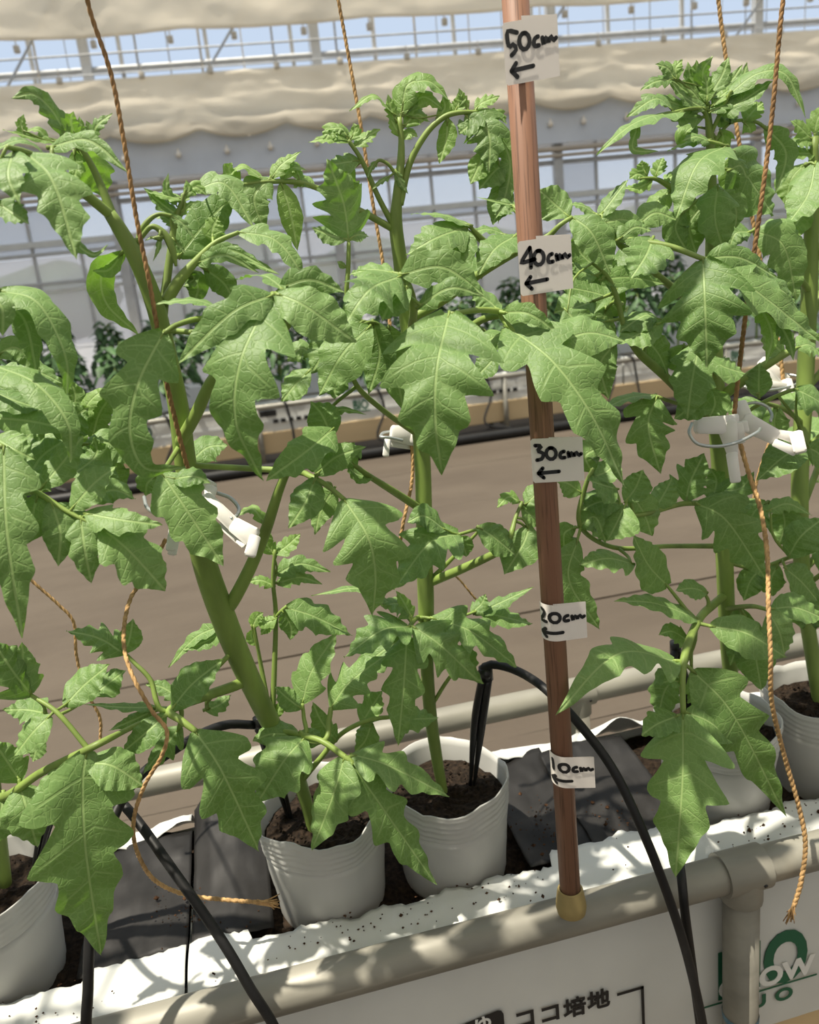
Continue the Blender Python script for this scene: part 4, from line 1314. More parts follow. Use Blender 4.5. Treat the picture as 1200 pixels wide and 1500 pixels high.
A.leaf([(446, 1078, .47, 7), (445, 1050, .478, 6), (443, 1030, .48, 5)], [('M', 60, 0, [(443, 1030, .48), (456, 985, .482), (493, 928, .484)]), ('O', 36, 0, [(441, 1038, .478), (420, 1022), (403, 1006)])])
A.leaf([(437, 1150, .496, 9), (470, 1110, .49, 8), (500, 1075, .485, 7), (540, 1055, .48, 7), (576, 1050, .478, 6)],
       [('Mb', 44, 0, [(530, 1060, .482), (545, 1035, .485), (560, 1012, .485)]), ('Ob', 40, 0, [(545, 1058, .482), (535, 1085, .48), (520, 1102, .48)]), ('M', 48, 0, [(576, 1050, .478), (605, 1053), (642, 1052)]),
        ('Mb', 34, 0, [(492, 1085, .482), (470, 1055, .484), (458, 1028, .484)])])
A.leaf([(403, 905, .502, 5), (412, 895, .498, 5), (420, 888, .497, 5)],
       [('M', 56, 0, [(418, 890, .497), (460, 903, .495), (516, 931, .495)]), ('O', 32, 0, [(414, 895, .497), (426, 918), (425, 938)]), ('My', 24, 0, [(406, 905, .50), (390, 912), (376, 903)]), ('Oy', 20, 0, [(404, 912, .5), (390, 920), (382, 930)])])
A.leaf([(402, 850, .502, 4), (405, 840, .502, 4)],
       [('Ny', 24, 0, [(402, 858, .502), (382, 850), (362, 853)]), ('N', 34, 10, [(405, 842, .504), (440, 826, .508), (484, 838, .51)]), ('N', 24, 20, [(405, 855, .504), (440, 846), (472, 856)]), ('My', 30, 0, [(403, 812, .502), (420, 800), (440, 782)]), ('My', 26, 0, [(402, 812, .502), (390, 795), (395, 775)])])
A.leaf([(338, 928, .478, 5), (318, 916, .488, 4)], [('N', 26, 0, [(320, 918, .488), (285, 935, .492), (247, 978, .492)]), ('Mb', 30, 0, [(328, 925, .485), (300, 940, .49), (268, 953, .49)])])
A.leaf([(385, 985, .498, 4), (372, 930, .50, 3), (368, 915, .50, 3)], [('Oy', 20, 0, [(370, 920, .50), (376, 905), (386, 897)]), ('Oy', 18, 0, [(376, 945, .5), (368, 932), (370, 920)]), ('Oy', 18, 0, [(400, 1050, .494), (408, 1040), (412, 1026)])])

# ---------------------------------------------------------------- plant E: at the picture's edge, dark hanging leaves
E = Plant((POT_X[1], POT_Y, .335), 'tomato plant with large dark hanging leaves beside the bag seam')
E.stem([(8, 1295, .506, 18), (-20, 1100, .49, 28), (-50, 900, .47, 32), (-70, 700, .45, 30), (-72, 500, .44, 26), (-60, 400, .43, 20), (-50, 330, .43, 12)])
E.leaf([(-66, 450, .435, 12), (-30, 430, .42, 10), (0, 425, .41, 8)], [('M', 62, -25, [(0, 426, .41), (55, 444, .40), (95, 520, .395), (98, 582, .395)]), ('M', 46, -15, [(-5, 440, .415), (35, 468, .41), (54, 550, .41)]), ('Ob', 34, 0, [(-20, 432, .40), (2, 450, .395), (4, 492, .395)])])
E.leaf([(-72, 560, .44, 12), (-40, 545, .42, 10), (-10, 538, .41, 8)],
       [('Mb', 64, -15, [(-10, 535, .41), (52, 562, .395), (98, 618, .385), (104, 678, .385)]), ('Ob', 46, 0, [(-15, 572, .42), (25, 588, .415), (67, 600, .415)]), ('Ob', 42, 20, [(-15, 612, .42), (50, 618, .41), (114, 634, .41)]),
        ('Ob', 60, 0, [(-10, 640, .41), (20, 658, .40), (52, 674, .40)]), ('M', 54, 0, [(-10, 562, .45), (48, 545), (92, 562)]), ('O', 40, 20, [(-5, 520, .43), (25, 510), (60, 545)])])
E.leaf([(-72, 640, .44, 12), (-30, 642, .41, 10), (5, 655, .395, 8)], [('Lb', 100, 0, [(5, 655, .395), (10, 780, .375), (33, 934, .37)])])
E.leaf([(-70, 700, .44, 13), (-20, 690, .42, 12), (25, 708, .405, 11), (60, 725, .395, 9), (100, 750, .39, 7), (150, 775, .385, 5)],
       [('M', 82, 0, [(148, 773, .385), (190, 808, .38), (243, 866, .38)]), ('M', 50, 0, [(118, 758, .388), (124, 805, .38), (134, 855, .38)]), ('O', 50, 0, [(75, 735, .392), (88, 780, .385), (85, 830, .385)]),
        ('Ob', 50, 0, [(55, 725, .395), (46, 765, .39), (40, 797, .39)]), ('Ob', 54, 0, [(105, 745, .39), (138, 708, .39), (171, 683, .39)]), ('M', 50, 0, [(125, 752, .388), (180, 762, .38), (238, 769, .38)]),
        ('Ob', 56, 0, [(60, 715, .40), (90, 680, .405), (122, 638, .405)]), ('Ob', 44, 0, [(125, 735, .40), (165, 718, .405), (199, 731, .405)]), ('Ob', 56, 0, [(40, 705, .41), (60, 670, .42), (96, 643, .42)]),
        ('Ob', 60, 0, [(0, 690, .42), (36, 645, .43), (60, 618, .43)]), ('Mb', 56, 0, [(100, 700, .43), (140, 668, .44), (138, 640, .44)]), ('Ob', 50, 0, [(70, 740, .41), (110, 770, .41), (150, 812, .41)]), ('Ob', 54, 0, [(20, 715, .415), (20, 760, .41), (15, 820, .41)])])
E.leaf([(-70, 640, .46, 12), (40, 662, .49, 8), (120, 666, .495, 6), (172, 664, .495, 5)],
       [('M', 48, 0, [(135, 642, .495), (146, 605), (168, 574)]), ('M', 44, 0, [(168, 664, .495), (192, 640), (176, 600)]), ('My', 34, 0, [(120, 620, .495), (130, 590), (160, 565)]), ('O', 44, 0, [(172, 668, .495), (165, 690), (182, 722)]),
        ('O', 40, 0, [(60, 600, .50), (78, 570), (60, 545)]), ('O', 44, 0, [(90, 620, .50), (110, 585), (102, 555)]), ('Oy', 36, 0, [(85, 650, .50), (110, 640), (130, 610)]), ('O', 50, 0, [(40, 664, .495), (60, 640), (100, 628)])])
E.leaf([(-70, 690, .46, 10), (0, 668, .455, 8), (70, 655, .455, 6), (130, 650, .455, 5)],
       [('Ob', 64, 0, [(20, 664, .455), (40, 690), (75, 720)]), ('Ob', 60, 0, [(60, 656, .455), (95, 668), (140, 700)]), ('Ob', 60, 0, [(90, 652, .455), (100, 620), (130, 596)]), ('Ob', 56, 0, [(125, 650, .455), (160, 650), (190, 680)]),
        ('Ob', 60, 0, [(20, 662, .458), (40, 620), (70, 590)]), ('Ob', 56, 0, [(0, 668, .455), (10, 700), (30, 740)]), ('Mb', 60, 0, [(110, 655, .46), (150, 690), (160, 730)])])
E.leaf([(-28, 1130, .488, 12), (0, 1168, .44, 13), (60, 1132, .42, 12), (128, 1098, .405, 11), (160, 1082, .41, 10), (182, 1071, .434, 8), (205, 1060, .450, 8), (236, 1047, .460, 7)],
       [('L', 162, 0, [(127, 1100, .405), (121, 1150, .398), (126, 1250, .39), (148, 1399, .39)]), ('O', 62, 0, [(128, 1118, .405), (165, 1122, .40), (213, 1153, .40)]), ('O', 48, 0, [(120, 1132, .405), (85, 1148, .40), (44, 1178, .40)]),
        ('M', 72, 0, [(28, 1148, .43), (40, 1190, .42), (54, 1240, .42)]), ('M', 54, 0, [(30, 1145, .43), (10, 1115, .43), (-12, 1083, .43)]), ('M', 64, 0, [(5, 1160, .44), (0, 1200, .43), (-6, 1238, .43)])])
E.leaf([(130, 1098, .406, 8), (85, 1045, .415, 7), (45, 1018, .425, 6)],
       [('O', 50, 0, [(74, 1048, .415), (48, 1073, .41), (21, 1108, .41)]), ('Ob', 56, 0, [(95, 1034, .425), (124, 1003, .43), (161, 973, .43)]), ('Ob', 44, 0, [(138, 1018, .44), (160, 1000, .445), (184, 982, .445)]),
        ('Lb', 84, 0, [(46, 1018, .425), (20, 985, .42), (-12, 938, .42)]), ('Mb', 44, 0, [(46, 1016, .425), (36, 980), (32, 940)]), ('M', 50, 0, [(68, 1045, .44), (40, 1040, .45), (4, 1040, .45)]), ('Ob', 30, 0, [(64, 1080, .43), (54, 1095), (48, 1116)])], bridge=False)

# ---------------------------------------------------------------- plant B: straight middle stem
B_ = Plant((POT_X[3], POT_Y, .335), 'tomato plant with the straight middle stem growing next to the wooden pole')
B_.stem([(650, 1165, .507, 14), (640, 1110, .505, 17), (630, 1040, .503, 19), (625, 960, .502, 20), (624, 880, .501, 24), (622, 820, .50, 24), (621, 740, .50, 24), (618, 660, .50, 24), (608, 560, .497, 24), (595, 460, .495, 22), (586, 380, .493, 21), (580, 330, .492, 20), (582, 290, .491, 15), (587, 240, .49, 12), (588, 205, .49, 9), (585, 172, .49, 7)])
B_.leaf([(578, 337, .492, 10), (545, 318, .49, 10), (515, 302, .49, 9), (480, 282, .49, 8), (440, 268, .488, 8), (400, 266, .487, 7), (360, 270, .485, 6), (335, 272, .485, 5)],
        [('M', 52, 0, [(396, 260, .487), (372, 290, .482), (389, 340, .48)]), ('Oy', 34, 0, [(412, 268, .487), (425, 310, .485), (436, 368, .485)]), ('N', 50, 0, [(284, 280, .4595), (330, 270, .457), (372, 334, .449)]),
         ('My', 26, 0, [(352, 268, .487), (336, 250), (340, 238)]), ('My', 26, 20, [(384, 262, .487), (355, 244), (330, 262)]), ('Ny', 30, 0, [(398, 262, .487), (412, 242), (442, 222)]), ('Ny', 24, 0, [(412, 264, .487), (428, 246), (450, 250)]),
         ('My', 24, 0, [(440, 266, .488), (432, 244), (412, 236)]), ('My', 30, 0, [(460, 274, .489), (445, 262), (430, 275)]), ('N', 34, 0, [(350, 272, .485), (348, 290), (360, 305)])])
B_.leaf([(576, 330, .492, 9), (555, 290, .49, 8), (530, 235, .488, 7), (510, 205, .487, 6)],
        [('Ny', 32, 20, [(512, 208, .487), (485, 203), (452, 208)]), ('Ny', 38, 0, [(512, 205, .487), (490, 190), (474, 208)]), ('Ny', 32, 0, [(518, 215, .487), (535, 202), (557, 189)]), ('M', 40, 0, [(526, 235, .488), (505, 238), (478, 243)]),
         ('Ny', 24, 0, [(510, 202, .487), (500, 188), (478, 190)]), ('My', 54, 0, [(518, 245, .49), (503, 265, .495), (518, 303, .495)]), ('Ny', 22, 0, [(512, 206, .487), (520, 192), (518, 180)])])
B_.leaf([(586, 300, .491, 11), (600, 240, .49, 10), (625, 195, .487, 9), (650, 172, .485, 8), (672, 165, .483, 7), (700, 164, .482, 5)],
        [('L', 74, 0, [(690, 166, .483), (716, 195, .475), (716, 254, .472)]), ('M', 44, 0, [(682, 168, .483), (690, 180, .48), (672, 196, .48)]), ('Oy', 32, 0, [(656, 174, .485), (654, 205), (644, 240)]), ('Oy', 34, 0, [(710, 222, .478), (702, 242), (689, 270)]),
         ('Nb', 42, 0, [(722, 186, .48), (748, 240, .475), (730, 328, .475)]), ('Ob', 42, 0, [(744, 240, .478), (726, 250), (702, 278)]), ('Ny', 28, 0, [(696, 160, .483), (708, 150), (732, 141)]), ('Ny', 18, 0, [(686, 160, .483), (679, 147), (672, 129)]),
         ('Ny', 26, 0, [(666, 166, .484), (672, 150), (671, 136)]), ('Ny', 24, 0, [(716, 170, .48), (732, 168), (742, 182)]), ('Ob', 40, 0, [(738, 262, .478), (732, 300), (722, 330)])])
B_.leaf([(586, 178, .49, 5), (588, 165, .49, 4)],
        [('Ny', 24, 20, [(577, 168, .49), (548, 140, .488), (512, 163, .485)]), ('Ny', 48, 0, [(588, 168, .49), (598, 128, .49), (630, 120, .488), (662, 152, .487)]), ('Ny', 38, 0, [(592, 186, .49), (610, 168), (630, 178)]), ('Ny', 30, 0, [(590, 152, .49), (598, 124), (628, 114)]),
         ('Ny', 22, 0, [(580, 178, .49), (572, 155), (568, 138)]), ('Ny', 30, 0, [(600, 160, .489), (622, 142), (655, 165)]), ('Ny', 24, 0, [(588, 205, .49), (600, 195), (612, 200)]), ('Ny', 20, 0, [(586, 200, .49), (578, 185), (570, 170)]), ('Ny', 24, 0, [(592, 170, .49), (606, 155), (612, 138)]), ('Ny', 26, 0, [(640, 172, .488), (652, 158), (648, 140)])])
B_.leaf([(583, 262, .489, 5), (570, 242, .487, 5), (555, 235, .487, 5), (546, 248, .487, 4)], [('N', 12, 0, [(553, 236, .487), (544, 246), (539, 260)]), ('N', 12, 0, [(572, 258, .487), (558, 266), (545, 278)]), ('N', 14, 0, [(580, 250, .487), (588, 268), (598, 284)])], 'flower_truss')
B_.leaf([(600, 505, .495, 8), (555, 482, .46, 8), (515, 462, .445, 7), (508, 430, .44, 7), (510, 395, .44, 7), (511, 355, .44, 6)],
        [('Lb', 96, 0, [(511, 354, .44), (504, 300, .44), (480, 233, .435)]), ('Ob', 26, 0, [(512, 350, .44), (525, 344), (541, 346)]), ('Ob', 32, 0, [(508, 350, .44), (485, 345), (457, 334)]), ('Ob', 12, 0, [(508, 392, .44), (501, 388), (494, 383)])])
B_.leaf([(608, 548, .497, 14), (602, 500, .47, 13), (606, 450, .43, 12), (596, 412, .41, 10), (586, 402, .40, 8)],
        [('L', 100, 0, [(588, 404, .40), (540, 426, .385), (498, 488, .38)]), ('M', 62, 25, [(588, 402, .40), (650, 392, .395), (711, 434, .39)]), ('N', 40, 20, [(612, 450, .40), (660, 422, .39), (710, 434, .39)]), ('M', 50, 20, [(580, 400, .405), (545, 395, .41), (512, 402, .415)]), ('O', 50, 0, [(600, 420, .40), (575, 440, .395), (560, 470, .39)])])
B_.leaf([(612, 580, .497, 12), (650, 520, .46, 12), (700, 472, .43, 11), (738, 460, .415, 10), (705, 454, .40, 9), (660, 460, .39, 7)],
        [('L', 182, 0, [(658, 458, .39), (640, 540, .365), (638, 620, .36), (648, 694, .365)]), ('L', 122, 0, [(742, 478, .405), (808, 528, .375), (868, 610, .36), (917, 715, .36)]), ('O', 62, 15, [(800, 512, .388), (860, 488, .385), (916, 500, .385)]),
         ('O', 52, 10, [(758, 490, .41), (728, 492, .405), (698, 512, .40)]), ('M', 36, 20, [(737, 458, .405), (775, 460, .391), (818, 487, .388)]), ('O', 56, 20, [(732, 456, .415), (712, 438, .42), (686, 424, .42)]), ('Ob', 38, 0, [(728, 520, .43), (715, 535), (697, 553)])])
B_.leaf([(597, 470, .495, 14), (650, 440, .485, 13), (705, 400, .47, 13), (755, 370, .46, 12), (800, 348, .455, 9), (820, 330, .45, 7), (838, 318, .45, 6)],
        [('O', 58, 0, [(838, 318, .45), (868, 343, .44), (894, 402, .437)]), ('O', 56, 0, [(834, 318, .45), (812, 298, .455), (789, 277, .455)]), ('O', 54, 0, [(756, 345, .452), (725, 365, .44), (700, 404, .437)]), ('M', 30, 20, [(742, 345, .46), (715, 336), (688, 342)]),
         ('O', 38, 0, [(757, 308, .47), (740, 300), (726, 320)]), ('N', 8, 0, [(756, 302, .47), (730, 296), (695, 288)]), ('M', 64, 0, [(683, 333, .45), (640, 348, .44), (595, 374, .44)]), ('Ob', 62, 0, [(681, 335, .45), (668, 365, .445), (650, 400, .445)]),
         ('O', 28, 30, [(690, 331, .45), (650, 315, .45), (602, 313, .45)]), ('M', 40, 0, [(800, 350, .455), (820, 360), (835, 350)]), ('Ob', 60, 0, [(705, 405, .475), (680, 390, .48), (640, 395, .48)])])
B_.leaf([(616, 640, .5, 8), (560, 600, .47, 8), (520, 560, .45, 8), (512, 505, .435, 8), (520, 482, .43, 7)],
        [('O', 74, 0, [(542, 478, .42), (502, 518, .415), (467, 580, .415)]), ('Ob', 64, 0, [(514, 483, .43), (482, 508), (456, 547)]), ('Ob', 50, 0, [(546, 470, .44), (556, 520), (540, 578)]), ('O', 48, 0, [(455, 542, .432), (436, 560), (413, 588)]),
         ('Ob', 54, 0, [(570, 478, .445), (580, 540), (592, 604)]), ('N', 20, 0, [(472, 612, .45), (500, 600), (537, 607)]), ('Ob', 44, 0, [(505, 540, .45), (492, 560), (490, 585)]), ('M', 44, 0, [(460, 520, .445), (440, 510), (422, 530)])])
B_.leaf([(630, 853, .501, 14), (680, 832, .48, 13), (735, 805, .46, 11), (748, 785, .455, 9), (755, 760, .46, 6), (765, 735, .465, 5)],
        [('O', 46, 0, [(700, 772, .455), (725, 788, .45), (756, 814, .45)]), ('O', 58, 0, [(776, 770, .46), (766, 798, .455), (739, 842, .45)]), ('O', 42, 0, [(762, 742, .465), (775, 752), (795, 768)]), ('Ny', 26, 0, [(762, 735, .465), (745, 728), (728, 744)]), ('O', 40, 0, [(770, 740, .465), (785, 725), (800, 720)]), ('O', 36, 0, [(780, 780, .462), (790, 800), (788, 815)])])
B_.leaf([(632, 848, .501, 8), (690, 790, .485, 5), (700, 776, .478, 5), (672, 783, .47, 5)], [('L', 98, 0, [(674, 782, .47), (630, 795, .455), (577, 864, .45)]), ('O', 46, 0, [(652, 776, .465), (622, 756, .462), (596, 766, .46)]), ('O', 30, 0, [(668, 788, .467), (679, 800), (684, 816)])])
B_.leaf([(620, 748, .50, 12), (580, 722, .48, 11), (545, 700, .465, 9), (520, 682, .455, 7)], [('O', 32, 0, [(545, 700, .463), (522, 694, .46), (505, 678, .456)]), ('Ob', 44, 0, [(522, 684, .455), (508, 668, .455), (520, 648, .455)])])
B_.leaf([(626, 915, .502, 9), (612, 905, .495, 8), (602, 915, .485, 7), (598, 926, .48, 6)],
        [('Lb', 74, 0, [(600, 918, .482), (560, 923, .47), (504, 963, .465)]), ('Lb', 80, 0, [(606, 918, .482), (645, 945, .47), (701, 998, .465)]), ('Lb', 76, 0, [(632, 905, .49), (690, 925, .48), (758, 977, .475)]), ('Lb', 76, 0, [(596, 930, .48), (592, 1000, .465), (583, 1094, .46)]),
         ('Mb', 54, 0, [(590, 935, .485), (555, 958), (518, 994)]), ('Mb', 46, 0, [(640, 930, .50), (668, 965, .495), (708, 1002, .49)]), ('M', 44, 20, [(602, 905, .49), (585, 885), (558, 888)]), ('N', 24, 20, [(578, 888, .492), (530, 862), (456, 873)]), ('My', 24, 0, [(604, 905, .49), (590, 880), (580, 865)])])
B_.leaf([(628, 900, .503, 4), (665, 905, .52, 4), (700, 895, .53, 4)], [('N', 26, 0, [(695, 900, .53), (722, 888), (782, 860)]), ('M', 44, 0, [(700, 895, .53), (735, 903), (780, 914)]), ('M', 30, 0, [(690, 898, .53), (705, 885), (712, 870)])])
B_.leaf([(632, 1035, .503, 6), (650, 1005, .50, 6), (664, 985, .495, 5)], [('Mb', 48, 0, [(664, 985, .495), (680, 970, .49), (690, 940, .488)])])

# ---------------------------------------------------------------- plant C: bushy plant right of the pole
C_ = Plant((POT_X[4], POT_Y, .335), 'bushy tomato plant right of the pole with a rosette of young leaves and off-white clip')
C_.stem([(1092, 1145, .512, 16), (1078, 1050, .51, 19), (1068, 960, .51, 22), (1064, 880, .51, 24), (1060, 780, .508, 25), (1055, 680, .506, 25), (1050, 600, .504, 26), (1046, 500, .502, 24), (1043, 400, .50, 20), (1043, 320, .50, 17), (1042, 250, .498, 14), (1040, 200, .497, 12), (1036, 150, .496, 8)])
C_.leaf([(1046, 470, .502, 12), (990, 425, .48, 11), (935, 380, .46, 10), (905, 352, .455, 10), (945, 355, .445, 9), (985, 362, .435, 9), (1032, 380, .425, 7)],
        [('L', 138, 0, [(1030, 378, .425), (1033, 450, .41), (1036, 538, .41)]), ('M', 78, 0, [(957, 348, .445), (946, 375, .435), (924, 409, .43)]), ('Mb', 44, 20, [(1035, 378, .425), (1085, 378, .42), (1140, 408, .42)]), ('M', 34, 20, [(905, 352, .45), (930, 333), (955, 338)]),
         ('M', 38, 20, [(880, 328, .455), (915, 322), (952, 340)]), ('Lb', 84, 0, [(1040, 385, .425), (1110, 428, .41), (1208, 507, .405)]), ('Ny', 30, 0, [(1112, 445, .42), (1131, 490), (1122, 534)]), ('N', 26, 0, [(1140, 470, .415), (1156, 500), (1163, 528)]), ('Mb', 44, 0, [(1110, 420, .42), (1140, 422), (1167, 446)]),
         ('Ob', 44, 10, [(935, 330, .46), (960, 312, .46), (992, 322, .46)]), ('O', 32, 0, [(878, 318, .458), (898, 292), (920, 263)]), ('O', 24, 20, [(876, 316, .458), (855, 302), (832, 299)])])
C_.leaf([(1048, 625, .505, 15), (1020, 597, .49, 14), (975, 552, .47, 13), (935, 515, .455, 12), (915, 480, .45, 8), (905, 440, .45, 8), (890, 405, .45, 7), (868, 385, .45, 5)],
        [('O', 52, 0, [(970, 472, .44), (940, 488), (903, 504)]), ('Ob', 50, 10, [(966, 468, .446), (945, 462), (908, 486)]), ('Ob', 54, 0, [(950, 500, .46), (966, 520, .465), (978, 548, .465)]), ('O', 60, 0, [(828, 453, .43), (846, 475, .425), (864, 502, .425)]),
         ('Ob', 64, 0, [(872, 440, .46), (850, 448), (812, 458)]), ('Ob', 64, 0, [(892, 470, .455), (860, 478), (828, 490)]), ('M', 38, 20, [(875, 405, .45), (852, 398), (838, 384)]), ('Ob', 34, 20, [(880, 410, .45), (922, 406), (974, 416)]), ('Ob', 84, 0, [(905, 440, .47), (868, 428, .475), (818, 418, .475)]),
         ('Ob', 46, 0, [(888, 450, .465), (880, 500), (898, 560)]), ('Ob', 48, 0, [(900, 505, .45), (880, 535), (892, 585)]), ('Ob', 70, 0, [(900, 430, .475), (930, 380, .48), (960, 350, .48)]), ('Ob', 60, 0, [(885, 400, .48), (850, 370, .485), (840, 340, .485)]), ('Ob', 70, 0, [(910, 460, .475), (880, 420, .48), (905, 380, .48)])])
C_.leaf([(1050, 560, .504, 7), (1040, 530, .48, 7), (1028, 510, .46, 6)], [('M', 70, 0, [(1025, 500, .455), (1014, 560, .445), (1007, 614, .445)]), ('Ob', 48, 0, [(1040, 525, .46), (1062, 538, .455), (1092, 547, .455)]), ('Ob', 50, 0, [(1032, 560, .455), (1020, 590, .452), (988, 614, .452)]), ('Ob', 36, 0, [(1002, 505, .465), (995, 525), (1002, 545)]), ('Ob', 44, 0, [(1040, 570, .47), (1048, 590), (1040, 612)])])
C_.leaf([(1050, 640, .505, 6), (1010, 600, .49, 6), (965, 582, .475, 6)], [('L', 84, 0, [(962, 582, .475), (950, 625, .465), (968, 694, .46)]), ('M', 34, 20, [(960, 578, .478), (920, 583), (878, 602)])])
C_.leaf([(1058, 740, .507, 9), (1040, 738, .49, 9), (1000, 738, .475, 8), (950, 752, .465, 7), (905, 758, .458, 6)],
        [('Lb', 96, 0, [(1020, 737, .475), (1065, 763, .462), (1122, 848, .46)]), ('L', 72, 0, [(1005, 735, .48), (1012, 705), (1032, 664)]), ('Ob', 60, 0, [(916, 740, .458), (906, 762, .452), (890, 793, .45)]), ('Ob', 48, 0, [(910, 738, .46), (880, 735), (853, 747)]), ('O', 54, 0, [(905, 716, .46), (882, 710, .455), (860, 703, .455)]),
         ('Ob', 44, 0, [(916, 735, .462), (931, 715), (942, 688)]), ('Ob', 54, 0, [(925, 722, .465), (945, 755), (955, 785)]), ('M', 48, 0, [(1035, 735, .48), (1075, 738), (1112, 738)]), ('Lb', 50, 0, [(1042, 735, .485), (1050, 705, .49), (1040, 685, .49)]), ('Lb', 56, 0, [(1050, 720, .49), (1085, 715), (1105, 690)]), ('Ob', 40, 0, [(960, 745, .47), (975, 720), (985, 700)])])
C_.leaf([(1060, 800, .508, 8), (980, 800, .49, 7), (900, 802, .475, 7), (850, 770, .462, 7), (857, 715, .462, 7), (872, 680, .465, 5)],
        [('M', 62, 0, [(846, 790, .455), (834, 850, .45), (879, 922, .45)]), ('M', 50, 0, [(928, 826, .46), (890, 818, .455), (848, 828, .452)]), ('M', 50, 0, [(848, 772, .462), (872, 758, .458), (888, 795, .455)]), ('O', 44, 0, [(842, 772, .465), (826, 785), (832, 832)]), ('O', 44, 0, [(868, 692, .465), (858, 668), (880, 655)]),
         ('O', 40, 0, [(852, 722, .462), (832, 708), (816, 704)]), ('O', 44, 0, [(866, 700, .462), (890, 690), (905, 672)]), ('O', 36, 0, [(880, 790, .468), (900, 775), (925, 772)])])
C_.leaf([(1062, 872, .51, 12), (1045, 886, .49, 12), (1025, 906, .465, 12), (1006, 950, .44, 12), (1000, 990, .425, 10), (1001, 1045, .415, 8)],
        [('L', 126, 0, [(1001, 1045, .415), (1000, 1140, .396), (990, 1286, .384)]), ('L', 96, 0, [(1015, 982, .43), (1075, 1048, .415), (1150, 1194, .415)]), ('L', 86, 0, [(990, 968, .435), (905, 958, .405), (814, 1048, .385)]), ('O', 64, 0, [(1040, 917, .455), (1095, 928, .445), (1152, 963, .44)]),
         ('O', 28, 0, [(998, 1000, .425), (985, 997), (972, 1000)]), ('O', 54, 0, [(1005, 1043, .418), (1040, 1058, .415), (1078, 1090, .415)]), ('M', 54, 0, [(995, 1048, .418), (965, 1060, .415), (940, 1077, .413)]), ('O', 46, 10, [(1022, 906, .462), (960, 884, .455), (900, 880, .455)]),
         ('O', 64, 0, [(978, 858, .47), (950, 828, .462), (927, 783, .46)]), ('O', 36, 0, [(1035, 868, .48), (1015, 862), (990, 865)]), ('Mb', 54, 0, [(1000, 985, .47), (975, 1010, .475), (964, 1052, .475)]), ('Mb', 54, 0, [(1012, 990, .47), (1026, 1012, .475), (1032, 1054, .475)]), ('Mb', 40, 0, [(1010, 940, .46), (985, 925), (965, 930)])])
C_.leaf([(1062, 892, .51, 8), (1100, 888, .47, 7), (1125, 893, .45, 6)], [('O', 54, 0, [(1125, 895, .45), (1142, 925, .445), (1150, 960, .445)]), ('Ob', 54, 0, [(1100, 920, .48), (1108, 965), (1116, 1012)]), ('Ob', 50, 0, [(1130, 892, .46), (1165, 890, .455), (1205, 905, .455)]), ('Ob', 44, 0, [(1085, 890, .49), (1085, 930), (1070, 975)])])
C_.leaf([(1052, 585, .504, 16), (1090, 556, .49, 15), (1130, 530, .48, 13), (1165, 510, .475, 9)], [('O', 38, 0, [(1112, 582, .48), (1112, 555), (1113, 531)]), ('N', 34, 0, [(1150, 520, .478), (1130, 500), (1120, 480)]), ('M', 40, 0, [(1166, 510, .475), (1185, 505), (1205, 520)])])
C_.leaf([(1056, 640, .506, 7), (1100, 600, .49, 6), (1150, 575, .475, 6), (1170, 570, .47, 5)], [('M', 60, 0, [(1165, 570, .47), (1190, 582, .465), (1225, 604, .465)]), ('Ob', 54, 0, [(1180, 658, .47), (1150, 668, .465), (1108, 705, .465)]), ('M', 50, 0, [(1182, 655, .472), (1200, 665), (1215, 690)])])
C_.leaf([(1062, 822, .51, 8), (1110, 832, .50, 7), (1158, 816, .485, 6)], [('Ob', 58, 0, [(1155, 816, .48), (1174, 785, .475), (1208, 758, .475)]), ('Ob', 40, 0, [(1140, 828, .49), (1130, 848), (1132, 874)]), ('O', 48, 0, [(1150, 832, .48), (1175, 853), (1198, 880)]), ('Nb', 28, 20, [(1125, 748, .49), (1155, 738), (1190, 755)]), ('Ob', 40, 0, [(1118, 832, .498), (1100, 850), (1090, 880)])])
# rosette at the top
C_.leaf([(1041, 210, .497, 7), (1030, 162, .49, 6), (985, 165, .478, 5), (950, 175, .47, 4)],
        [('N', 44, 15, [(1000, 164, .48), (955, 170, .47), (915, 190, .462), (874, 228, .458)]), ('Nb', 20, 0, [(935, 182, .468), (928, 218, .465), (964, 222, .465)]), ('N', 40, 0, [(985, 160, .478), (960, 145), (918, 172)]), ('N', 34, 0, [(1020, 165, .49), (985, 150), (950, 140)]), ('N', 34, 0, [(1030, 172, .492), (1000, 172), (970, 168)])])
C_.leaf([(1040, 200, .497, 6), (1058, 160, .49, 6), (1072, 132, .485, 5)],
        [('N', 36, 0, [(1066, 140, .487), (1110, 108, .48), (1152, 110, .472), (1180, 172, .468)]), ('Mb', 42, 0, [(1052, 166, .49), (1088, 148, .482), (1132, 118, .478)]), ('N', 30, 0, [(1060, 150, .49), (1085, 120), (1095, 92)])])
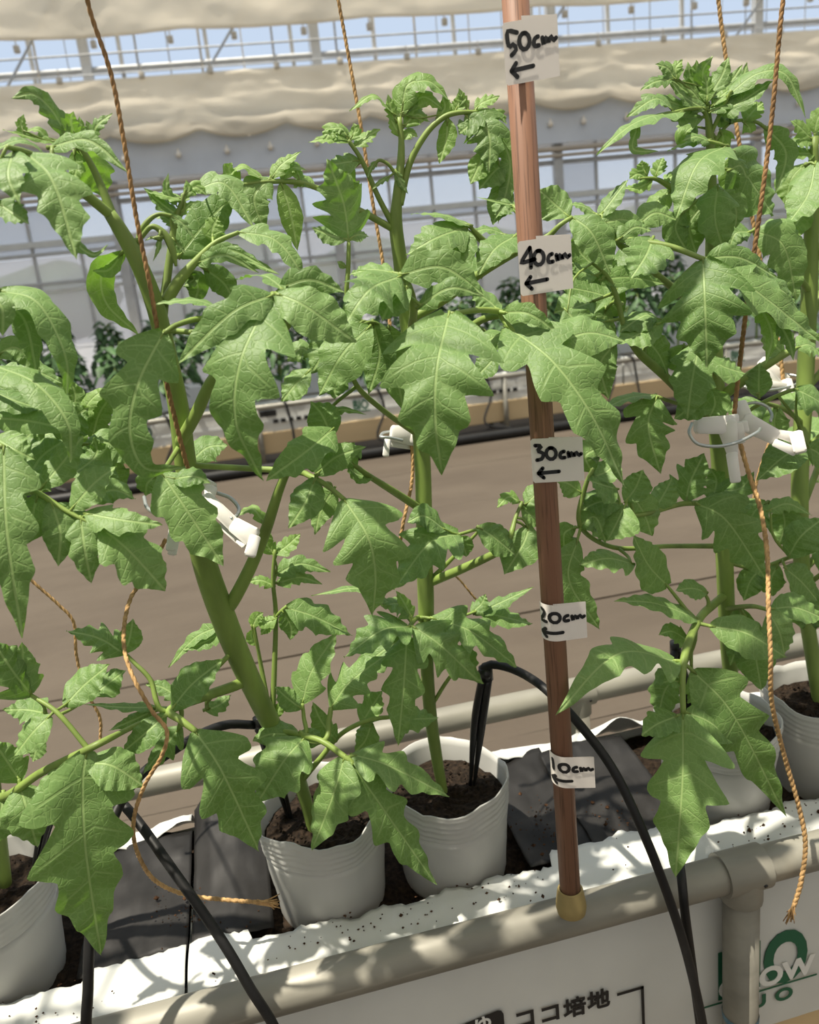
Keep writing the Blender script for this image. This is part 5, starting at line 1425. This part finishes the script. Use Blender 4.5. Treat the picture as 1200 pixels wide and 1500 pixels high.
C_.leaf([(1036, 152, .496, 5), (1036, 135, .495, 4)],
        [('Nb', 34, 0, [(1036, 140, .495), (1030, 105, .49), (1045, 82, .487)]), ('N', 30, 0, [(1030, 145, .495), (1012, 112), (1008, 90)]), ('N', 34, 0, [(1040, 140, .495), (1058, 110), (1068, 82)]), ('Nb', 34, 0, [(1030, 150, .495), (1000, 130), (965, 100)]), ('Ny', 30, 0, [(1036, 135, .493), (1022, 110), (1020, 88)]),
         ('N', 26, 0, [(985, 116, .488), (960, 120), (938, 133)]), ('Nb', 26, 0, [(990, 118, .488), (978, 100), (960, 94)]), ('Ny', 26, 0, [(992, 118, .488), (990, 100), (1000, 88)]), ('N', 34, 0, [(1042, 145, .493), (1070, 120), (1088, 95)]), ('Ny', 28, 0, [(1030, 155, .49), (1015, 135), (1000, 125)]), ('Ny', 28, 0, [(1044, 155, .49), (1060, 138), (1075, 128)]), ('Ny', 24, 0, [(1036, 150, .488), (1036, 125), (1032, 108)]),
         ('Nb', 30, 0, [(1034, 160, .488), (1000, 140), (985, 120)]), ('N', 28, 0, [(1040, 165, .488), (1065, 150), (1082, 135)])])
C_.leaf([(1041, 235, .498, 8), (1055, 225, .485, 8), (1066, 214, .475, 7)], [('Mb', 84, 0, [(1064, 214, .475), (1022, 240, .46), (990, 322, .455)]), ('My', 28, 20, [(1040, 205, .48), (1010, 208), (978, 222)]), ('Nb', 26, 0, [(1042, 208, .475), (1020, 200), (1000, 206)])])
C_.leaf([(1042, 240, .498, 8), (1065, 225, .50, 7), (1075, 222, .505, 6)], [('M', 104, 0, [(1072, 222, .505), (1095, 258, .51), (1134, 316, .51)]), ('Ob', 26, 0, [(1068, 250, .488), (1085, 243), (1095, 262)]), ('Oy', 30, 0, [(1070, 230, .51), (1068, 265), (1080, 295)])])
C_.leaf([(1043, 300, .499, 7), (1050, 282, .485, 6)], [('Mb', 60, 0, [(1052, 272, .482), (1048, 320, .475), (1062, 372, .475)]), ('Ob', 36, 0, [(1060, 280, .48), (1078, 305), (1078, 334)]), ('Ob', 60, 0, [(1030, 300, .49), (1010, 330), (1020, 372)]), ('Ob', 40, 0, [(1000, 310, .485), (990, 335), (1005, 365)])])
C_.leaf([(1042, 215, .498, 6), (1070, 180, .495, 5), (1105, 178, .49, 5), (1125, 190, .487, 5)], [('Nb', 36, 0, [(1122, 186, .487), (1152, 225, .482), (1136, 285, .48)]), ('My', 34, 0, [(1092, 178, .49), (1104, 162), (1118, 150)]), ('My', 26, 0, [(1090, 180, .49), (1098, 188), (1100, 196)]), ('Nb', 24, 0, [(1072, 180, .494), (1062, 175), (1082, 172)]), ('Ny', 30, 0, [(1055, 190, .495), (1060, 205), (1050, 222)]), ('My', 40, 0, [(1020, 182, .5), (1005, 195), (1018, 205)])])
C_.leaf([(1043, 330, .50, 13), (1010, 290, .495, 12), (985, 275, .49, 10), (960, 262, .488, 6), (935, 262, .487, 4)], [('My', 26, 0, [(960, 260, .488), (965, 245), (972, 230)]), ('My', 26, 0, [(950, 262, .488), (935, 255), (922, 262)]), ('My', 24, 0, [(955, 264, .488), (935, 275), (912, 276)]), ('My', 26, 0, [(975, 268, .489), (985, 258), (995, 262)]), ('Oy', 40, 0, [(985, 278, .492), (960, 300), (955, 330)]), ('My', 24, 0, [(948, 258, .488), (942, 245), (940, 235)])])

# ---------------------------------------------------------------- plant D: last stem on the right
D_ = Plant((POT_X[5], POT_Y, .335), 'tomato plant in the last pot beyond the hanging twine, pale straight stem')
D_.stem([(1208, 1080, .512, 16), (1190, 960, .52, 20), (1176, 850, .53, 22), (1172, 700, .54, 24), (1180, 550, .55, 24), (1187, 400, .55, 22), (1191, 270, .55, 18), (1194, 200, .55, 10)])
D_.leaf([(1188, 430, .55, 10), (1150, 380, .53, 9), (1105, 336, .52, 7)], [('M', 66, 0, [(1105, 338, .52), (1148, 360, .51), (1167, 440, .51)]), ('M', 46, 0, [(1100, 340, .52), (1078, 342), (1068, 366)]), ('M', 44, 0, [(1120, 345, .525), (1150, 335), (1178, 352)])])
D_.leaf([(1192, 260, .55, 7), (1180, 240, .54, 6)], [('M', 72, 0, [(1195, 238, .535), (1184, 285, .525), (1152, 332, .52)]), ('Oy', 44, 0, [(1180, 240, .545), (1160, 262), (1150, 300)]), ('Oy', 40, 0, [(1185, 300, .55), (1165, 330), (1140, 350)])])
D_.leaf([(1194, 215, .55, 5), (1194, 195, .55, 4)], [('Ny', 36, 0, [(1190, 205, .55), (1174, 188), (1158, 176)]), ('Ny', 32, 0, [(1194, 195, .55), (1198, 175), (1212, 152)]), ('Ny', 36, 0, [(1192, 210, .55), (1178, 205), (1160, 215)]), ('Ny', 36, 0, [(1195, 210, .55), (1210, 195), (1225, 190)]), ('My', 34, 0, [(1193, 225, .55), (1170, 225), (1148, 232)])])
D_.leaf([(1176, 620, .545, 8), (1150, 600, .53, 7), (1120, 590, .52, 6)], [('O', 50, 0, [(1122, 590, .52), (1095, 600), (1075, 625)]), ('O', 46, 0, [(1140, 596, .525), (1135, 620), (1145, 650)]), ('O', 46, 0, [(1150, 600, .53), (1165, 585), (1185, 580)])])
D_.leaf([(1174, 760, .54, 8), (1150, 745, .52, 7), (1125, 735, .51, 6)], [('Ob', 54, 0, [(1124, 736, .51), (1105, 750), (1090, 785)]), ('Ob', 50, 0, [(1145, 742, .518), (1150, 770), (1140, 800)])])
D_.leaf([(1178, 860, .53, 8), (1205, 840, .51, 7)], [('Ob', 54, 0, [(1190, 855, .52), (1180, 890), (1190, 930)]), ('Ob', 60, 0, [(1205, 840, .51), (1215, 820), (1230, 790)])])

# ---------------------------------------------------------------- next plant of the row, unseen, added to shade plant E
def grown_plant(X, label, seed, top):
    rs = random.Random(seed)
    pl = Plant((X, POT_Y, .335), label)
    st = np.array([(X, POT_Y, .33), (X - .01, POT_Y - .02, .45), (X - .005, POT_Y - .05, .62), (X - .02, POT_Y - .06, top)])
    m = MB(); tube(m, st, [.006, .008, .007, .003], n=24, k=12); m.build('stem', M['stem'], pl.o, st[0])
    cs = catmull(st, 40); pl.samples.append(np.column_stack([cs, np.full(40, .006)]))
    grow_leaves(pl, cs, rs, [(cs[8 + int(30 * i / 10)], np.array((-.35 - .6 * abs(math.cos(2.4 * i)), math.sin(2.4 * i), 0)), rs.uniform(.16, .23) * (1 - .35 * i / 10)) for i in range(11)])
    return pl


def grow_leaves(pl, cs, rs, spec):
    for b, d, Ln in spec:
        d = d / np.linalg.norm(d)
        ra = catmull(np.array([b, b + d * Ln * .4 + np.array((0, 0, .05)), b + d * Ln * .8 + np.array((0, 0, .03)), b + d * Ln]), 20)
        mm = MB(); tube(mm, ra, np.linspace(.003, .001, 20), n=20, k=8); bl = []
        for k in (8, 12, 16, 19):
            for sg in ((-1, 1) if k < 19 else (0,)):
                t = ra[k] - ra[k - 1]; t /= np.linalg.norm(t); sd = np.cross(t, (0, 0, 1)); sd /= np.linalg.norm(sd)
                q = sd * sg + t * (.5 if sg else 1) + np.array((0, 0, -.35)); q /= np.linalg.norm(q); ll = rs.uniform(.055, .08) * (1.25 if sg == 0 else 1)
                bl.append(leaflet_mesh(np.array([ra[k], ra[k] + q * ll * .5 + np.array((0, 0, .006)), ra[k] + q * ll + np.array((0, 0, -.012))]), ll * .55, rs.choice(['Lb', 'Mb', 'L', 'M']), 0))
        o = mm.build('leaf', M['stem'], pl.o, b)
        for me, org, _ in bl: link(bpy.data.objects.new('leaflet', me), o, org)


dsam = D_.samples[0][:, :3]
grow_leaves(D_, dsam, random.Random(9), [(dsam[12 + 6 * i], np.array((1.0, -.5 + .55 * (i % 3), 0)), .19 - .008 * i) for i in range(8)])
grown_plant(POT_X[0], 'unseen tomato plant at the outer end of the row, added to shade the dark-leaved plant', 5, .86)

# ================================================================ DISTANT ROW OF YOUNG PLANTS
def far_plant_mesh(seed):
    rs = random.Random(seed); m = MB(); st = MB()
    H = rs.uniform(.27, .34)
    tube(st, [(0, 0, 0), (rs.uniform(-.02, .02), rs.uniform(-.02, .02), H * .6), (rs.uniform(-.03, .03), rs.uniform(-.03, .03), H)], [.006, .005, .003], n=8, k=6)
    for i in range(15):
        z = H * (.28 + .72 * i / 14); a = i * 2.4 + rs.uniform(-.4, .4); L = .115 * (1.05 - .6 * i / 14) * rs.uniform(.8, 1.2)
        d = np.array((math.cos(a), math.sin(a), 0)); pts = [np.array((0, 0, z)), np.array((0, 0, z)) + d * L * .5 + np.array((0, 0, .045)), np.array((0, 0, z)) + d * L + np.array((0, 0, -.01))]
        c = catmull(np.array(pts), 9)
        tube(st, pts, [.003, .002, .001], n=6, k=4)
        for k in range(2, 9):
            for sg in ((-1, 1) if k < 8 else (0,)):
                if k % 2 and k < 8: continue
                b = c[k]; t = c[k] - c[k - 1]; t /= np.linalg.norm(t); side = np.cross(t, (0, 0, 1)); side /= np.linalg.norm(side) + 1e-9
                dr = side * sg * .9 + t * (.5 if sg else 1) + np.array((0, 0, rs.uniform(-.7, .1))); dr /= np.linalg.norm(dr)
                ll = rs.uniform(.045, .075); wd = ll * rs.uniform(.26, .34)
                w = np.cross(dr, np.array((rs.uniform(-.3, .3), rs.uniform(-.3, .3), 1))); w /= np.linalg.norm(w)
                up = np.cross(w, dr)
                prof = [(0, .05), (.2, .8), (.32, .7), (.45, 1), (.6, .62), (.72, .6), (1, .02)]
                v = []
                for u, q in prof:
                    ctr = b + dr * ll * u + np.array((0, 0, -1)) * ll * .25 * u * u
                    v += [ctr - w * wd * q - up * .004 * q, ctr + up * .002, ctr + w * wd * q - up * .004 * q]
                f = []
                for u in range(len(prof) - 1):
                    f += [(u * 3, u * 3 + 1, u * 3 + 4, u * 3 + 3), (u * 3 + 1, u * 3 + 2, u * 3 + 5, u * 3 + 4)]
                m.add(v, f)
    for q in m.v: q[:, 2] = np.maximum(q[:, 2], .022 + .25 * np.minimum(q[:, 2], 0) * 0)
    return m, st


from mathutils.bvhtree import BVHTree
protos = []
for s in range(4):
    m, st = far_plant_mesh(100 + s)
    protos.append((m, st))
meshes = []
for s, (m, st) in enumerate(protos):
    me = bpy.data.meshes.new('foliage'); me.from_pydata(np.concatenate(m.v).tolist(), [], m.f); me.materials.append(M['far_leaf'])
    me2 = bpy.data.meshes.new('stem'); me2.from_pydata(np.concatenate(st.v).tolist(), [], st.f); me2.materials.append(M['stem'])
    me3 = me.copy(); me3.materials.clear(); me3.materials.append(M['far_leaf2'])
    for q in (me, me2, me3): q.polygons.foreach_set('use_smooth', [True] * len(q.polygons))
    meshes.append((me, me2, me3))
rs = random.Random(77)


def far_row(y, z, x0, x1, step, label, group, alt, sc):
    """plants along a bed, each turned so that its leaves do not cut through its neighbour's"""
    x = x0; prev = None
    while x < x1:
        best = None
        for _ in range(30):
            k = rs.randrange(4); rot = rs.uniform(0, 6.28); s = sc * rs.uniform(.9, 1.08)
            M4 = Matrix.Translation((x, y, z)) @ Matrix.Rotation(rot, 4, 'Z') @ Matrix.Diagonal((s * .97, s * .97, s, 1))
            me = meshes[k][0]
            bv = BVHTree.FromPolygons([M4 @ v.co for v in me.vertices], [tuple(q.vertices) for q in me.polygons])
            c = len(bv.overlap(prev)) if prev else 0
            if best is None or c < best[0]: best = (c, k, rot, s, bv)
            if c == 0: break
        _, k, rot, s, prev = best
        o = empty('tomato_plant', (x, y, z), label, 'tomato plant', group)
        a = bpy.data.objects.new('foliage', meshes[k][2 if alt else 0]); link(a, o, (x, y, z))
        b = bpy.data.objects.new('stem', meshes[k][1]); link(b, o, (x, y, z))
        o.rotation_euler.z = rot; o.scale = (s * .97, s * .97, s)
        x += step * rs.uniform(.95, 1.05)


far_row(3.84, .290, -2.6, 4.6, 0.23, 'young tomato plant standing on the distant bags across the aisle', 'plants on the distant bed', False, 1.15)
far_row(5.75, .285, -3.4, 6.6, .32, 'tomato plant growing on the long white trough behind the distant bed', 'plants of the third row', True, 1.5)
# third row bed: low white trough
m = MB(); bbox_bev(m, (-4, 5.63, 0), (8, 5.87, .288), .02)
tag(m.build('planting_trough', M['film_white'], None, smooth=False), 'long white trough carrying the row behind the distant bed', 'trough')
# black hose lying in front of the distant bed, cables hanging from it
m = MB(); tube(m, [(-3, 3.585, .024), (-1, 3.565, .024), (1, 3.595, .024), (3, 3.575, .024), (5, 3.585, .024)], .024, n=40, k=10)
tag(m.build('floor_hose', M['hose'], None), 'thick black hose lying along the foot of the distant bed', 'hose')
for i, x in enumerate((-.9, -.35, .18, .62, .80, 1.15, 1.62, 1.80, 1.92, 2.4)):
    m = MB(); tube(m, [(x, 3.78, .31), (x - .015, 3.715, .311), (x, 3.692, .3085), (x + .008, 3.678, .285), (x + .02, 3.675, .2), (x + .03 * (-1) ** i, 3.64, .08), (x + .1, 3.60, .045)], .006, n=24, k=6)
    tag(m.build('drip_hose', M['hose'], None), 'thin black drip tube hanging down the front of a distant bag', 'hose', 'thin drip tubes of the distant bed')
